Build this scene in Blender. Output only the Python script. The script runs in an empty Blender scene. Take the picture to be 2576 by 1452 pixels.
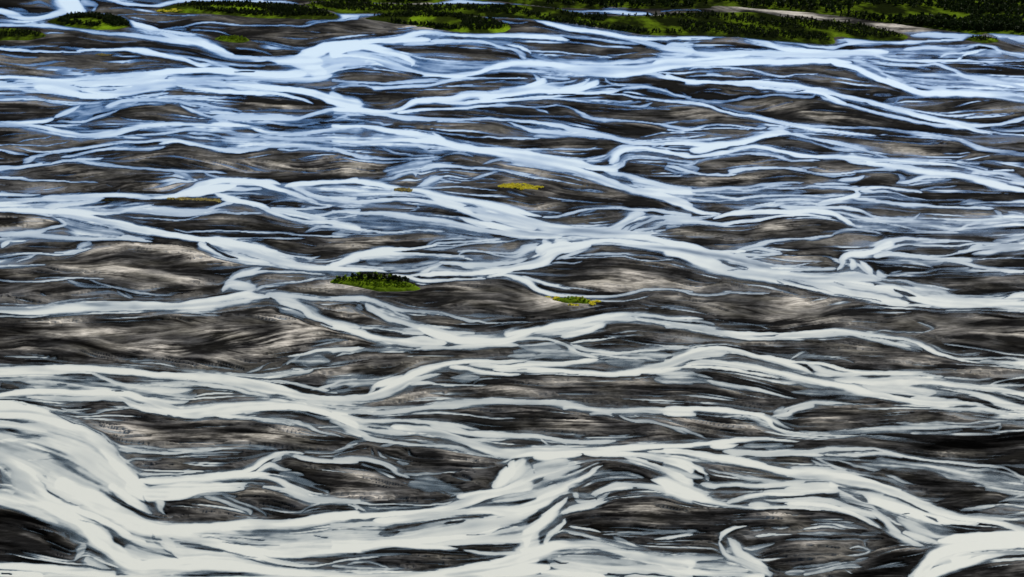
import numpy as np
S = 2.0                       # photo pixels per grid cell
NX, NY = 1576, 889
def parse(txt):
    out=[]; ox=oy=0.0; k=1100/2576
    for ln in txt.strip().splitlines():
        if ln[0]=="T":
            q=ln.split(); ox,oy=float(q[1]),float(q[2]); k=float(q[3]) if len(q)>3 else 1100/2576; continue
        h,*pts=ln.split()
        P=[tuple(float(v) for v in p.split(',')) for p in pts]
        P=np.array([(ox+p[0]*k, oy+p[1]*k, p[2]*k) for p in P])
        # ends that touch the side of the photograph run on past it
        q=[tuple(float(v) for v in p.split(',')) for p in pts]
        e=[not(c[0]<45 or c[0]>2530 or c[1]<25 or c[1]>632) for c in (q[0],q[-1])]
        out.append((h[0],int(h[1])/9.0,P,e))
    return out
def smooth_line(P):
    if len(P)<2: return P
    Q=[]; n=len(P)
    for i in range(n-1):
        p0=P[max(i-1,0)];p1=P[i];p2=P[i+1];p3=P[min(i+2,n-1)]
        L=np.hypot(*(p2-p1)[:2]); m=max(2,int(L/10))
        t=np.linspace(0,1,m,endpoint=False)[:,None]
        q=0.5*((2*p1)+(-p0+p2)*t+(2*p0-5*p1+4*p2-p3)*t*t+(-p0+3*p1-3*p2+p3)*t**3)
        Q.append(q)
    Q.append(P[-1:]); Q=np.vstack(Q); Q[:,2]=np.maximum(Q[:,2],1.5)
    return Q
def sst(a,b,x):
    t=np.clip((x-a)/(b-a),0,1); return t*t*(3-2*t)
def blur1(a,r,ax):
    if r<1: return a
    r=int(r)
    for _ in range(2):
        p=[(0,0)]*a.ndim; p[ax]=(r+1,r)
        c=np.cumsum(np.pad(a,p,mode='edge'),axis=ax,dtype=np.float64)
        n=a.shape[ax]
        s1=[slice(None)]*a.ndim; s2=[slice(None)]*a.ndim
        s1[ax]=slice(2*r+1,2*r+1+n); s2[ax]=slice(0,n)
        a=((c[tuple(s1)]-c[tuple(s2)])/(2*r+1)).astype(np.float32)
    return a
def blur(a,rx,ry=None):
    return blur1(blur1(a,rx,1),rx if ry is None else ry,0)
def vnoise(rng,cx,cy,shape=None):
    h,w=shape or (NY,NX)
    gx,gy=int(w/cx)+3,int(h/cy)+3
    g=rng.random((gy,gx)).astype(np.float32)
    x=np.arange(w)/cx; y=np.arange(h)/cy
    xi=x.astype(int); yi=y.astype(int); fx=x-xi; fy=y-yi
    fx=fx*fx*(3-2*fx); fy=fy*fy*(3-2*fy)
    a=g[yi][:,xi]; b=g[yi][:,xi+1]; c=g[yi+1][:,xi]; d=g[yi+1][:,xi+1]
    fx=fx[None,:];fy=fy[:,None]
    return ((a*(1-fx)+b*fx)*(1-fy)+(c*(1-fx)+d*fx)*fy).astype(np.float32)
def norm(a):
    return (a-a.mean())/(a.std()+1e-6)
def compute(strokes, islands_mask=None, seed=5):
    rng=np.random.default_rng(seed)
    xs=np.arange(NX,dtype=np.float32)*S; ys=np.arange(NY,dtype=np.float32)*S
    wx=(norm(vnoise(rng,40,14))*3.0+norm(vnoise(rng,14,6))*1.5)
    wy=(norm(vnoise(rng,55,18))*2.0+norm(vnoise(rng,16,7))*0.9+norm(vnoise(rng,6,3))*0.35)
    X=xs[None,:]+wx; Y=ys[:,None]+wy
    W=np.zeros((NY,NX),np.float32)      # milky water
    T=np.zeros_like(W); K=np.zeros_like(W)
    FX=np.full_like(W,0.02); FY=np.zeros_like(W)
    order={'t':0,'k':0,'w':1,'b':1}
    for kind,op,P,ends in strokes:
        Q=smooth_line(P)
        if len(Q)>2:
            s=np.concatenate([[0],np.cumsum(np.hypot(np.diff(Q[:,0]),np.diff(Q[:,1])))])
            tl=min(s[-1]*0.45,Q[:,2].mean()*1.1+8)
            if ends[0]: Q[:,2]*=0.12+0.88*np.sqrt(np.clip(s/tl,0,1))
            if ends[1]: Q[:,2]*=0.12+0.88*np.sqrt(np.clip((s[-1]-s)/tl,0,1))
            Q[:,2]=np.maximum(Q[:,2],1.0)
        flip=rng.random()<0.5; asym=rng.random()
        D=np.full((0,),0)
        r=Q[:,2].max()/2
        fx_=2.6 if kind in 'tk' else 1.5
        pad=r*fx_+8
        i0=max(0,int((Q[:,0].min()-pad)/S)); i1=min(NX,int((Q[:,0].max()+pad)/S)+2)
        j0=max(0,int((Q[:,1].min()-pad)/S)); j1=min(NY,int((Q[:,1].max()+pad)/S)+2)
        if i1<=i0 or j1<=j0: continue
        best=np.full((j1-j0,i1-i0),9.0,np.float32)
        tx=np.zeros_like(best); ty=np.zeros_like(best); sd=np.zeros_like(best)
        for a,b in zip(Q[:-1],Q[1:]):
            rr=max(a[2],b[2])/2; pd=rr*fx_+8
            u0=max(i0,int((min(a[0],b[0])-pd)/S)); u1=min(i1,int((max(a[0],b[0])+pd)/S)+2)
            v0=max(j0,int((min(a[1],b[1])-pd)/S)); v1=min(j1,int((max(a[1],b[1])+pd)/S)+2)
            if u1<=u0 or v1<=v0: continue
            sx=X[v0:v1,u0:u1]; sy=Y[v0:v1,u0:u1]
            dx,dy=b[0]-a[0],b[1]-a[1]; L2=dx*dx+dy*dy+1e-6
            t=np.clip(((sx-a[0])*dx+(sy-a[1])*dy)/L2,0,1)
            hw=(a[2]+(b[2]-a[2])*t)/2
            d=np.hypot(sx-a[0]-t*dx,sy-a[1]-t*dy)/hw
            sl=(slice(v0-j0,v1-j0),slice(u0-i0,u1-i0))
            m=d<best[sl]
            best[sl]=np.where(m,d,best[sl])
            cr=((sy-a[1])*dx-(sx-a[0])*dy)/(np.sqrt(L2)*hw)
            sd[sl]=np.where(m,np.clip(cr,-1,1),sd[sl])
            sg=1.0 if dx>=0 else -1.0; L=np.sqrt(L2)*sg
            tx[sl]=np.where(m,dx/L,tx[sl]); ty[sl]=np.where(m,dy/L,ty[sl])
        reg=(slice(j0,j1),slice(i0,i1))
        if kind=='w':
            g=(sd if flip else -sd)*0.5+0.5          # 0 crisp bank, 1 feathered bank
            g=g*(0.45+0.55*asym)
            hi=1.08+0.6*g; lo=0.80-0.75*g
            tt=np.clip((hi-best)/(hi-lo),0,1)
            v=op*tt*tt*(3-2*tt)
            W[reg]=np.maximum(W[reg],v)+0.12*np.minimum(W[reg],v)*(1-np.maximum(W[reg],v))
        elif kind=='b':
            v=np.minimum(1,op*1.05)*sst(1.25,0.75,best)
            W[reg]*=1-v
        elif kind=='t':
            v=op*sst(2.2,0.1,best); T[reg]=np.maximum(T[reg],v)
        elif kind=='k':
            v=op*sst(1.6,0.3,best); K[reg]=np.maximum(K[reg],v)
        if kind in 'wb':
            w=np.exp(-best**2*0.6)*(best<8)*(0.3+op)
            FX[reg]+=tx*w; FY[reg]+=ty*w
    FX=blur(FX,6,3)+1e-4; FY=blur(FY,6,3)
    n=np.hypot(FX,FY)+1e-6; conf=np.clip(n/0.35,0,1)
    FX/=n; FY/=n
    wob=blur(norm(vnoise(rng,70,16))*0.16+norm(vnoise(rng,26,8))*0.10,3,2)
    FX=FX+0.25; FY=FY+wob*(1-0.75*conf)
    n=np.hypot(FX,FY)+1e-6; FX/=n; FY/=n
    n=np.hypot(FX,FY)+1e-6; FX/=n; FY/=n
    def lic(src,steps,h=1.0,nrm=True,taper=False):
        acc=src.copy(); jit=np.random.default_rng(77).uniform(-0.5,0.5,(NY,NX))
        for sgn in (1,-1):
            px=np.broadcast_to(np.arange(NX,dtype=np.float32)[None,:],(NY,NX)).copy()
            py=np.broadcast_to(np.arange(NY,dtype=np.float32)[:,None],(NY,NX)).copy()
            if h>1.05: px+=(jit*h).astype(np.float32); py+=np.roll(jit,37,1).astype(np.float32)*0.9
            for k in range(steps):
                ix=np.clip(px+0.5,0,NX-1).astype(np.int32); iy=np.clip(py+0.5,0,NY-1).astype(np.int32)
                px+=sgn*h*FX[iy,ix]; py+=sgn*h*FY[iy,ix]
                ix=np.clip(px+0.5,0,NX-1).astype(np.int32); iy=np.clip(py+0.5,0,NY-1).astype(np.int32)
                acc+=src[iy,ix]*(1-(k+1)/steps) if taper else src[iy,ix]
        if h>1.05: acc=blur1(acc,1,1)
        return norm(acc) if nrm else acc/(2*steps+1)
    w1=rng.random((NY,NX)).astype(np.float32)
    fine=lic(blur(w1,1,0),12,1.3)
    mid=lic(blur(rng.random((NY,NX)).astype(np.float32),2,1),22,2.0)
    big=lic(blur(rng.random((NY,NX)).astype(np.float32),6,3),26,3.2)
    W=np.clip(W,0,1)
    sm=lic(blur(W,1,1),9,1.3,False)
    W=np.clip(0.82*W+0.18*sm,0,1)
    T=lic(blur(T,3,2),14,1.6,False); K=lic(blur(K,4,2),12,1.6,False)
    def threads(p,steps,h,seed):
        r=np.random.default_rng(seed)
        a=(r.random((NY,NX))<p).astype(np.float32)*r.uniform(0.5,1.0,(NY,NX)).astype(np.float32)
        a=lic(a,steps,h,False,True)*(2*steps+1)
        a=0.5*a+0.25*(np.roll(a,1,0)+np.roll(a,-1,0))
        return np.clip(blur1(a,2,1)*2.0,0,1)
    th1=threads(0.0016,60,1.0,31); th2=threads(0.0005,40,1.0,32); th3=threads(0.0008,45,1.0,33)
    return dict(th1=th1,th2=th2,th3=th3,W=W,T=T,K=K,FX=FX,FY=FY,fine=fine,mid=mid,big=big,rng=rng)
def finish(F):
    W=F['W']; fine,mid,big=[np.clip(F[k],-2.2,2.2) for k in ('fine','mid','big')]
    rng=np.random.default_rng(11)
    near=blur(W,12,5); far=blur(W,40,14)
    st=(0.55*big+0.80*mid+0.30*fine)/1.02          # flow aligned strands
    part=4*W*(1-W)
    dep=W+part*0.22*st
    patch=sst(-0.6,0.9,norm(vnoise(rng,60,16))+0.5*big)
    veil=sst(0.10,0.55,near)*(0.20+0.25*st)+sst(0.06,0.38,far)*sst(0.6,2.3,st)*0.42
    veil=np.maximum(veil,sst(0.02,0.2,far)*sst(0.12,0.75,F['th1'])*(0.25+0.70*patch))
    dep=np.maximum(dep,veil*(1-sst(0.45,0.85,W)))
    yy=np.linspace(0,1,NY,dtype=np.float32)[:,None]
    wide=blur(W,4,2)*(1-0.6*yy)+blur(W,9,5)*0.6*yy
    core=sst(0.80,0.98,blur(W,4,2))
    bs=norm(blur(big,5,2)); ms=norm(blur(mid,4,1))
    dep=dep-sst(0.45,0.95,W)*(1-0.75*core)*np.clip(0.08*mid+0.16*big+0.03*fine+0.02,-0.02,0.45)
    dep=dep-core*np.clip(0.11*bs+0.08*ms-0.01,0,0.40)
    dep=dep*(1-sst(0.2,0.6,dep)*0.17*(1-sst(0.45,0.97,wide)))
    dep=np.clip(dep,0,1)
    wet=np.clip(blur(W,5,2)*1.7,0,1)
    mot=norm(vnoise(rng,34,9))+0.6*norm(vnoise(rng,13,5))
    hue=norm(vnoise(rng,80,22)+0.5*vnoise(rng,30,10))
    tone=0.60+0.15*bs+0.08*big+0.12*mid+0.14*fine+0.10*mot
    tone=np.maximum(tone,0.24)*(1-0.52*wet)*(1-0.80*np.clip(F['K']*1.3,0,1))
    tt=np.clip(F['T']*1.25*(1+0.22*mid+0.24*bs+0.22*fine+0.14*mot)+0.12*(hue+0.5*mid+0.4*big-0.3)*(1-wet)*(1-F['K']),0,1.2)
    tt=np.clip(tt+0.55*F['th2']*(1-wet)*patch,0,1.2)
    tone=tone*(1-0.45*np.clip(tt,0,1))+tt*0.80
    tone=tone*(1-0.6*F['th3']*(1-0.5*patch))
    F['dep']=dep.astype(np.float32); F['tone']=np.clip(tone,0.05,1.3).astype(np.float32)
    F['tan']=np.clip(tt*1.2,0,1).astype(np.float32)
    F['ridge']=((0.55*mid+0.45*big+0.25*fine)*(1-wet)).astype(np.float32)
    return F

# the channels (w), bars (b), pale sand (t) and wet black sand (k) of the river plain: x,y,width along each line
STROKES='''
T 0 1250
w7 0,300,260 200,420,300 400,540,300 600,640,260
w7 100,150,180 400,250,200 650,400,200 850,550,150
T 0 1496
w7 150,150,150 500,250,200 800,420,220
w7 900,450,220 1300,480,200 1700,450,200 2200,420,200 2576,400,180
w7 300,620,80 800,640,60
T 1025 1496
w6 0,380,200 400,380,150 800,330,150 1200,280,150 1400,400,220 1300,540,120
w6 1550,520,150 2000,560,140 2576,600,100
T 1025 1250
w6 1400,420,180 1300,560,140
w6 1450,480,130 1750,430,120
w4 550,560,120 850,580,100
T 2050 1496
w6 1700,250,160 1900,330,150 2200,400,140
T 2050 1250
w5 600,500,120 1000,550,120 1400,580,110
w4 1400,400,90 2000,470,110 2576,580,100
T 0 0
w5 0,600,110 600,600,110 1200,580,100 2000,560,110 2400,450,190
T 1025 0
w5 0,420,150 400,430,120 800,480,90 1500,480,100 2300,480,100
w4 500,295,60 1300,300,60
T 2050 0
w5 0,420,140 800,410,140 1500,400,90 2400,380,110
w4 1400,540,130 2000,570,110 2576,610,90
T 0 250
w5 450,220,140 700,190,120 1000,160,50
w4 1500,300,110 2000,330,130 2576,330,130
w4 1500,440,70 2100,440,90 2576,450,80
T 1025 250
w4 0,430,100 500,450,110 900,490,70
w5 1200,60,140 1900,50,70
T 1025 500
w4 0,220,110 500,230,100 900,320,110 1200,420,130
w4 0,430,110 500,450,110 1000,500,70
T 2050 500
w4 0,240,90 600,250,110 1200,260,90 1900,280,60
w4 1300,430,110 2000,460,110 2576,440,130
T 0 500
w4 0,290,130 600,310,110 1100,330,100
w4 1500,200,140 2100,220,150 2576,260,150
w4 2100,360,90 2576,420,120
w4 450,440,80 750,500,80
T 1025 750
w4 250,120,110 700,150,120 1200,150,130
T 2050 750
w4 1500,140,110 2000,130,80
w5 1700,340,90 2100,380,80
T 0 1000
w5 0,420,140 500,440,130 1000,480,120 1400,470,90
T 1025 1000
w4 0,400,110 400,400,90
w4 1300,200,80 2000,240,80 2450,230,80
T 2050 1000
w4 900,400,90 1500,440,110 2200,480,90
T 2050 1496
w8 1860,580,110 2000,500,150 2200,440,150 2450,410,130
T 1025 1496
w8 0,420,120 400,400,100 800,340,100 1200,300,110
w8 1480,250,120 1400,400,190 1300,530,120
T 1025 1250
w8 1380,400,150 1300,520,150
w8 1450,470,90 1700,400,90
T 0 1250
w8 350,230,140 600,320,200 780,480,200 900,600,160
w8 0,330,120 200,450,220 380,600,220 560,640,200
T 0 1496
w8 300,662,50 900,668,60 1600,672,70 2576,672,80
T 1025 1496
w8 0,668,60 700,670,60 1500,668,50 2576,672,50
T 0 0
w8 0,85,60 100,112,50 220,128,40 340,115,50 430,85,70 500,60,80
w5 0,40,20 60,60,40 150,80,40 250,95,30
w9 470,0,160 520,45,150 560,75,120 620,85,80
w7 600,20,60 690,45,30 650,90,30
w6 690,95,14 780,105,10 860,125,14 930,160,40
w9 870,140,20 950,175,45 1050,200,40 1150,225,35
w8 0,190,22 150,185,25 300,185,30 420,195,30 520,205,28 640,222,22 760,235,22 860,235,26 1000,255,35 1130,280,38 1260,300,45 1400,312,50 1500,345,50 1570,385,45 1650,410,40 1750,420,35 1900,430,32 2040,428,45
w9 1150,230,40 1300,275,40 1420,305,55 1520,335,55 1620,370,30 1700,400,25
w7 1150,210,14 1300,200,14 1400,180,16 1500,172,14 1650,175,12 1850,180,14 2000,188,14 2180,188,12 2300,165,12 2420,155,14 2576,145,14
w8 2430,125,30 2576,125,30
w5 2200,170,16 2350,150,20 2450,140,24
w8 720,0,20 830,20,28 960,35,24 1080,40,20 1180,35,24 1280,18,26 1400,8,24 1550,5,16 1900,5,20
w6 770,0,14 950,15,10
w6 820,108,8 1000,105,8 1150,108,8 1350,112,8 1450,105,8
w5 930,130,10 1040,148,8
w5 1160,210,10 1350,225,12 1500,235,10 1700,265,8
w5 1800,290,8 1900,300,12 2000,325,10
w5 1700,345,18 1850,365,16 1950,395,16
w4 2100,345,10 2250,365,16
w7 80,215,14 200,228,10 330,238,10 460,238,8
w8 0,345,25 150,360,28 350,372,16 500,378,14 620,375,14
w7 0,335,16 150,335,14 300,325,12 420,330,8
w6 420,340,14 560,345,20 640,355,14
w9 560,365,18 700,360,20 900,358,30 1050,375,40 1200,405,30 1330,430,24 1430,470,30 1520,475,30
w7 1050,380,30 1250,395,30 1400,420,20 1500,450,24 1650,490,20
w5 1480,450,40 1600,470,30 1750,475,20 1900,470,12
w4 270,485,18 400,488,18 560,480,10
w9 0,560,30 200,565,25 450,585,30 700,565,35 900,545,35 1100,530,60 1300,510,60 1450,510,50 1650,520,60 1850,535,70 2050,545,90 2200,530,110
w8 0,620,80 200,600,70 400,610,80 600,620,70 850,610,90 1050,580,100 1200,545,90
w9 600,640,40 900,640,40 1100,610,60
w8 1200,570,40 1500,575,40 1800,570,40 2050,580,50 2250,570,50 2400,540,40
w7 2200,540,120 2350,430,120 2450,440,100 2576,420,140
w9 2150,430,60 2200,450,150 2250,500,150 2350,530,90
w9 2100,415,50 2200,400,90 2350,350,80 2450,330,80 2576,310,60
w8 1250,600,30 1500,610,30 1800,640,30 2100,656,24
w6 2200,640,24 2350,630,20 2450,610,16 2576,610,30
b8 1320,535,14 1480,540,8
b7 1700,520,10 1850,515,10
b7 2000,480,30 2080,470,26
b7 60,590,10 240,605,12
b8 1130,635,14 1400,656,16
b8 1590,582,8 1650,588,12 1800,600,20 2000,615,34 2250,620,40 2450,600,30
b6 800,630,8 960,625,8
T 1025 0
w9 0,360,60 100,325,60 220,305,50 350,285,50 450,270,50 600,245,40 750,245,30 900,250,30 1100,255,30 1300,260,36 1500,270,40 1700,285,30
w9 0,375,80 130,350,60 270,345,60 400,370,60 500,405,50 560,440,60 560,480,40
w7 100,385,60 250,400,40 400,440,40 500,490,50
w9 0,400,30 150,410,20 330,440,40 430,480,60 550,520,50 700,540,40 900,545,40 1050,520,40 1150,485,40 1300,455,50 1400,455,60 1550,460,50 1700,480,70 1850,500,90 2000,510,110 2200,510,90 2350,480,70 2576,440,50
w8 0,500,50 60,470,30 150,450,30
w6 0,440,60 100,450,40 250,470,24
w9 0,520,20 80,500,16 200,485,12 310,490,10
w4 600,440,30 800,450,40 1000,465,40
w6 620,480,40 800,490,40 1000,490,40
w9 300,300,50 500,290,50 700,290,40
w7 500,320,20 700,315,20 900,300,20 1050,310,20 1200,335,24 1330,365,30 1380,400,50 1390,440,40
w9 1250,320,16 1350,345,20 1420,370,24 1430,395,20
w8 700,295,30 900,290,20 1100,310,24 1250,360,20
w7 1420,365,16 1600,375,14 1800,400,12 2000,420,16
w5 1430,400,30 1550,430,24 1700,440,20
w9 0,110,20 200,112,14 380,108,12
w9 0,130,30 100,125,30 200,115,20
w6 0,160,12 180,140,8
w8 1070,130,10 1250,130,10 1400,135,14 1500,155,20 1600,185,36 1750,210,40 1900,235,40 2100,270,50 2250,310,60 2400,350,50 2576,370,50
w9 1450,150,20 1650,200,30 1900,230,30 2150,265,30 2400,280,24 2576,285,20
w6 1200,150,24 1300,165,14 1400,165,8
w7 1500,275,30 1650,260,24 1800,275,24 2000,300,24 2200,320,20
w6 1550,300,16 1700,300,16 1850,320,12 2000,330,16 2150,345,14
w8 2400,320,30 2576,330,40
w9 2300,470,50 2400,440,40 2576,430,40
w7 1900,480,40 2050,455,20 2200,440,20 2350,430,24
w8 2300,390,8 2420,410,12 2500,395,20 2576,380,20
w8 1850,560,50 1800,590,40 1750,620,50 1650,640,40
w8 2050,540,60 2250,530,50 2400,560,40 2576,600,30
w6 1250,500,20 1450,510,20 1600,520,20
w8 1430,530,20 1470,560,24 1480,600,30 1430,630,30 1300,640,24
w7 1480,545,16 1600,560,16 1700,560,20
w7 1500,600,20 1650,585,16 1750,570,16
w8 1950,560,24 2000,600,20 2100,620,16
w7 1850,630,20 2000,610,16 2200,625,20 2400,650,20
w8 300,640,30 500,630,24 700,620,20 800,590,24 900,565,20 1000,565,16 1200,560,12 1400,560,10
w7 0,580,20 150,595,16 300,605,16 450,605,20 600,590,30 750,580,20
w7 0,640,20 100,620,16 250,625,16 330,640,24
w6 900,610,16 1100,600,12 1250,580,16
b8 640,265,10 800,272,8 950,280,10
b9 360,335,12 500,345,24 650,360,40 900,375,60 1100,385,60 1250,405,40 1360,420,14
b9 40,530,30 150,520,50 300,525,60 450,540,50 650,545,24
b8 1000,605,16 1200,610,20 1400,608,16
b8 1200,520,10 1300,525,16 1420,535,20
b7 1650,605,20 1820,575,14
b7 1990,590,16 2100,590,24 2250,575,24 2400,590,40 2576,600,40
b7 1600,520,6 1400,490,8
T 2050 0
w9 0,285,20 150,275,16 300,265,16 450,262,18 550,270,20 650,300,40 750,330,50 850,355,40 1000,375,40 1200,390,50 1400,385,50 1600,375,40
w8 700,285,20 900,310,24 1050,340,24 1200,350,24 1300,330,30 1500,300,50 1700,310,40 1850,310,24
w8 1300,300,60 1500,290,30
w8 1750,260,30 1900,265,40 2050,265,40 2150,260,30 2300,240,14
w5 1350,345,30 1550,320,40
w9 1650,310,14 1900,300,16 2050,295,14 2150,275,20
w7 2300,245,16 2450,260,30 2576,290,40
w8 2150,330,20 2250,320,16 2350,340,24 2450,380,24 2576,400,24
w7 1700,360,30 1900,350,40 2050,360,40 2200,335,24
w8 1950,420,24 2020,395,20 2150,385,24 2300,350,20
w9 2000,440,24 2100,440,20 2150,400,24 2250,370,14
w8 0,340,40 100,360,30 250,385,30 500,390,50 800,390,50 1100,400,50 1300,410,40
w9 0,430,30 200,430,30 400,415,24 600,400,30
w9 0,460,40 200,455,40 400,450,60 700,445,60 1000,435,50 1200,440,40 1350,460,30
w8 1200,390,30 1450,385,20 1550,410,20 1700,430,24 1900,440,30 2100,440,24 2300,445,16 2576,430,16
w9 1200,460,30 1350,490,40 1470,540,45 1570,580,45 1680,620,50 1800,650,40
w7 1350,440,40 1500,490,30 1600,550,20 1700,590,30 1850,620,30 2000,640,40
w8 1600,450,16 1800,470,16 1950,465,20 2050,500,30 2150,545,30 2300,580,30 2450,605,30 2576,630,24
w6 1450,430,30 1600,470,20 1750,480,20 1900,500,16
w5 1650,530,20 1800,545,20 1950,550,20 2100,580,20
w7 1700,560,16 1900,580,20 2100,590,20 2300,600,16
w8 1990,460,10 2200,460,8 2400,468,8 2576,475,10
w6 2300,450,30 2450,440,20
w8 250,480,16 450,490,16 600,510,16 750,540,14 850,550,14 950,530,8 1100,530,8
w6 130,545,10 300,545,14 500,560,10 700,565,8 850,570,8
w9 0,540,40 80,560,30 200,580,24 400,600,20 650,600,30 850,610,24 1000,630,24 1150,650,20
w6 280,530,24 400,550,20
w7 150,510,24 230,480,20 350,485,12
w8 500,600,20 700,640,24
b8 1650,390,16 1750,400,24 1900,405,24 1970,410,16
b8 2120,420,14 2250,410,24 2350,405,40 2480,415,30
b7 1320,415,10 1450,430,14 1560,430,10 1700,450,8
b7 130,510,14 220,490,10
b8 60,305,14 200,305,20 360,310,16
b7 430,310,10 550,330,14 680,350,10
b7 830,335,10 960,345,10
b8 900,462,6 1100,468,8
b7 1600,490,14 1800,510,24 1950,520,14
b7 1700,600,10 1850,605,16 1930,615,10
b7 310,560,16 400,570,16
b6 1220,310,8 1270,310,8
T 0 250
w8 0,20,60 150,20,40 300,20,70 450,50,90 550,90,70 620,105,40
w9 250,40,60 420,60,70 560,95,50 700,105,40 850,110,30
w9 600,60,90 800,70,100 950,60,110 1100,30,90 1250,20,60
w7 0,60,20 100,45,16 200,70,14 350,80,14 480,100,14 600,115,10
w7 0,115,24 120,115,24 250,125,24 350,145,16 480,158,14 620,155,14 750,155,14
w8 1150,55,20 1200,70,24 1100,100,20 950,115,14
w9 1250,25,30 1450,60,30 1600,75,40 1800,80,30 2000,95,30 2150,130,24 2250,160,16
w9 1650,15,30 1850,40,40 2050,60,50 2250,90,60 2400,140,80 2576,170,100
w7 920,120,10 1100,110,12 1300,105,14 1500,110,12 1700,118,10 1770,100,8
w8 750,185,40 850,155,40 950,145,40 1100,140,30 1250,145,24 1350,160,24 1500,175,24 1650,200,14 1750,218,10
w6 820,200,30 950,185,20 1100,175,14 1200,170,10
w8 1290,170,30 1340,200,30 1430,240,30 1520,265,30 1600,260,40 1800,265,40 2000,265,40 2150,265,30 2300,230,30 2450,200,40 2576,200,50
w5 1420,200,30 1550,205,30 1680,220,30
w7 1500,220,24 1700,240,30 1900,245,30 2100,245,24
w6 600,180,70 700,180,90 640,230,60 560,270,50 500,290,40
w8 400,260,50 500,210,40 570,170,30
w8 420,290,30 600,290,20 700,260,24 800,235,20 870,205,16
w6 550,210,40 650,250,40 560,290,24
w9 0,290,24 150,295,30 300,290,40 400,265,40
w9 0,310,24 200,320,30 350,350,40 500,385,40 650,395,40 800,380,50 950,345,45 1100,325,35 1300,315,30 1500,310,30 1650,310,40 1800,330,30
w8 330,320,30 450,325,24 580,315,14
w5 400,345,30 550,350,36 700,355,30 850,350,30
w8 500,400,16 800,402,12 1000,400,14 1200,385,24 1350,355,24 1450,345,20 1550,355,16
w5 1000,365,30 1150,360,30 1300,345,20 
w6 840,262,6 950,280,10 1100,292,12 1200,300,8
w7 1550,275,40 1700,310,40 1850,350,40 2000,370,40 2150,380,40 2300,370,36 2450,345,30 2576,330,30
w9 1800,350,24 1950,375,24 2150,385,24 2350,370,20
w7 1750,290,20 1950,295,24 2150,310,24 2350,300,16 2450,265,20 2576,240,30
w6 2100,310,20 2200,330,20 2350,335,16 2500,330,16
w8 1880,400,20 2050,415,24 2250,430,24 2400,425,20 2576,430,30
w7 1350,380,24 1500,375,20 1650,400,16 1800,400,24 1900,385,24
w6 1200,400,20 1400,405,14 1600,420,16 1800,420,24 1950,440,30
w5 1900,440,40 2100,455,40 2300,470,40
w8 1600,495,50 1750,495,40 1900,475,24 2100,470,16 2350,490,20 2450,510,14 2576,540,20
w7 2200,435,16 2400,455,16 2576,465,16
w8 2000,490,14 2200,495,12 2400,500,16
w8 200,540,20 350,525,24 500,500,24 650,480,24 750,460,24 900,445,20 1050,445,20 1200,435,30 1350,450,30 1500,475,36 1650,500,30
w9 1150,460,20 1300,445,24 1500,480,30 1650,505,30 1800,500,24
w7 450,550,20 650,510,24 800,495,20 1000,490,20 1200,480,20
w5 650,520,20 850,470,24 1000,465,20
w5 0,460,8 200,455,10 350,465,8 450,445,8 500,440,6
w5 130,440,8 220,410,8 350,400,8
w6 0,500,16 100,520,20 200,530,16
w7 160,580,40 200,560,40 260,545,30
w8 0,640,40 120,620,40 200,605,24 300,595,16 450,580,14 600,565,20 750,555,10
w6 250,570,10 370,580,8
w7 400,580,20 500,575,16 700,590,24 900,615,20 1050,630,24 1250,640,20 1450,650,16
w5 620,575,14 750,580,16 900,610,16
b9 1170,75,10 1250,65,20 1400,85,20 1600,100,20 1700,110,20
b9 1480,150,40 1650,170,60 1900,180,80 2150,190,50 2350,190,14
b9 940,235,30 1100,220,70 1250,240,80 1400,265,50 1550,272,10
b8 590,315,14 750,295,40 950,300,30 1150,305,14
b8 0,180,60 250,180,70 400,200,40 530,170,10
b8 0,240,50 200,240,60 350,230,40
b8 700,70,8 850,60,12
b7 500,35,6 700,48,8 950,38,8
b8 150,85,8 350,95,12 580,120,14
b8 60,10,10 230,20,8
b8 1600,45,10 1680,60,12
b9 1530,355,12 1700,370,30 1870,380,14
b8 1620,455,12 1800,455,14
b8 1900,310,20 2050,325,20 2150,325,14
b8 2300,305,14 2450,302,14 2576,305,14
b7 2300,395,14 2500,385,20
b8 1200,410,10 1450,430,24 1620,430,10
b7 1780,285,14 1900,280,10
t6 1620,140,30 1800,160,30 2000,170,50 2130,190,30
t5 1150,190,20 1300,250,40
t5 1200,580,40 1400,590,40 1560,620,40
t6 1650,620,40 1850,600,30 2050,610,40 2250,600,40
t5 2300,560,50 2500,560,60
t4 900,580,40 1000,560,30 1200,520,30
t5 350,620,20 500,610,30
T 1025 250
w8 0,100,60 60,130,60 130,170,60 220,210,50 300,225,40 420,250,36 560,270,36 750,280,30 950,270,24 1150,270,24 1350,295,24 1550,310,36 1750,345,45 1900,380,45 2050,420,40 2200,450,30 2350,460,24 2576,465,24
w9 0,140,80 100,160,90 200,190,80
w9 0,210,40 200,215,40 400,215,30 500,195,40 560,160,50 700,140,50 850,130,50 1000,100,50 1150,90,50
w9 450,225,30 700,210,20 900,190,20 1000,180,16 1200,180,14
w9 600,150,30 800,160,20 1000,150,30 1200,140,40 1400,125,30 1600,105,20 1800,90,12
w9 1050,120,60 1200,90,60 1350,60,70 1500,50,80 1650,75,50 1850,80,24 2050,65,16
w5 850,180,20 1100,180,20 1250,185,20
w9 1350,60,50 1450,20,50 1500,0,60
w9 1600,70,40 1750,50,50 1850,20,50 1900,0,40
w8 1650,90,20 1900,70,24 2100,50,20 2250,40,20 2400,60,16 2500,90,20 2576,110,20
w5 2250,60,20 2400,80,16 2500,110,14
w8 1750,80,10 2000,80,14 2200,110,20 2400,140,24 2576,150,24
w6 1550,120,16 1750,140,20 1900,160,14 2100,180,14 2300,190,16
w6 1950,130,8 2080,160,14 
w7 2180,190,14 2250,170,20 2300,155,10
w6 2250,195,10 2450,205,8
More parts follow.
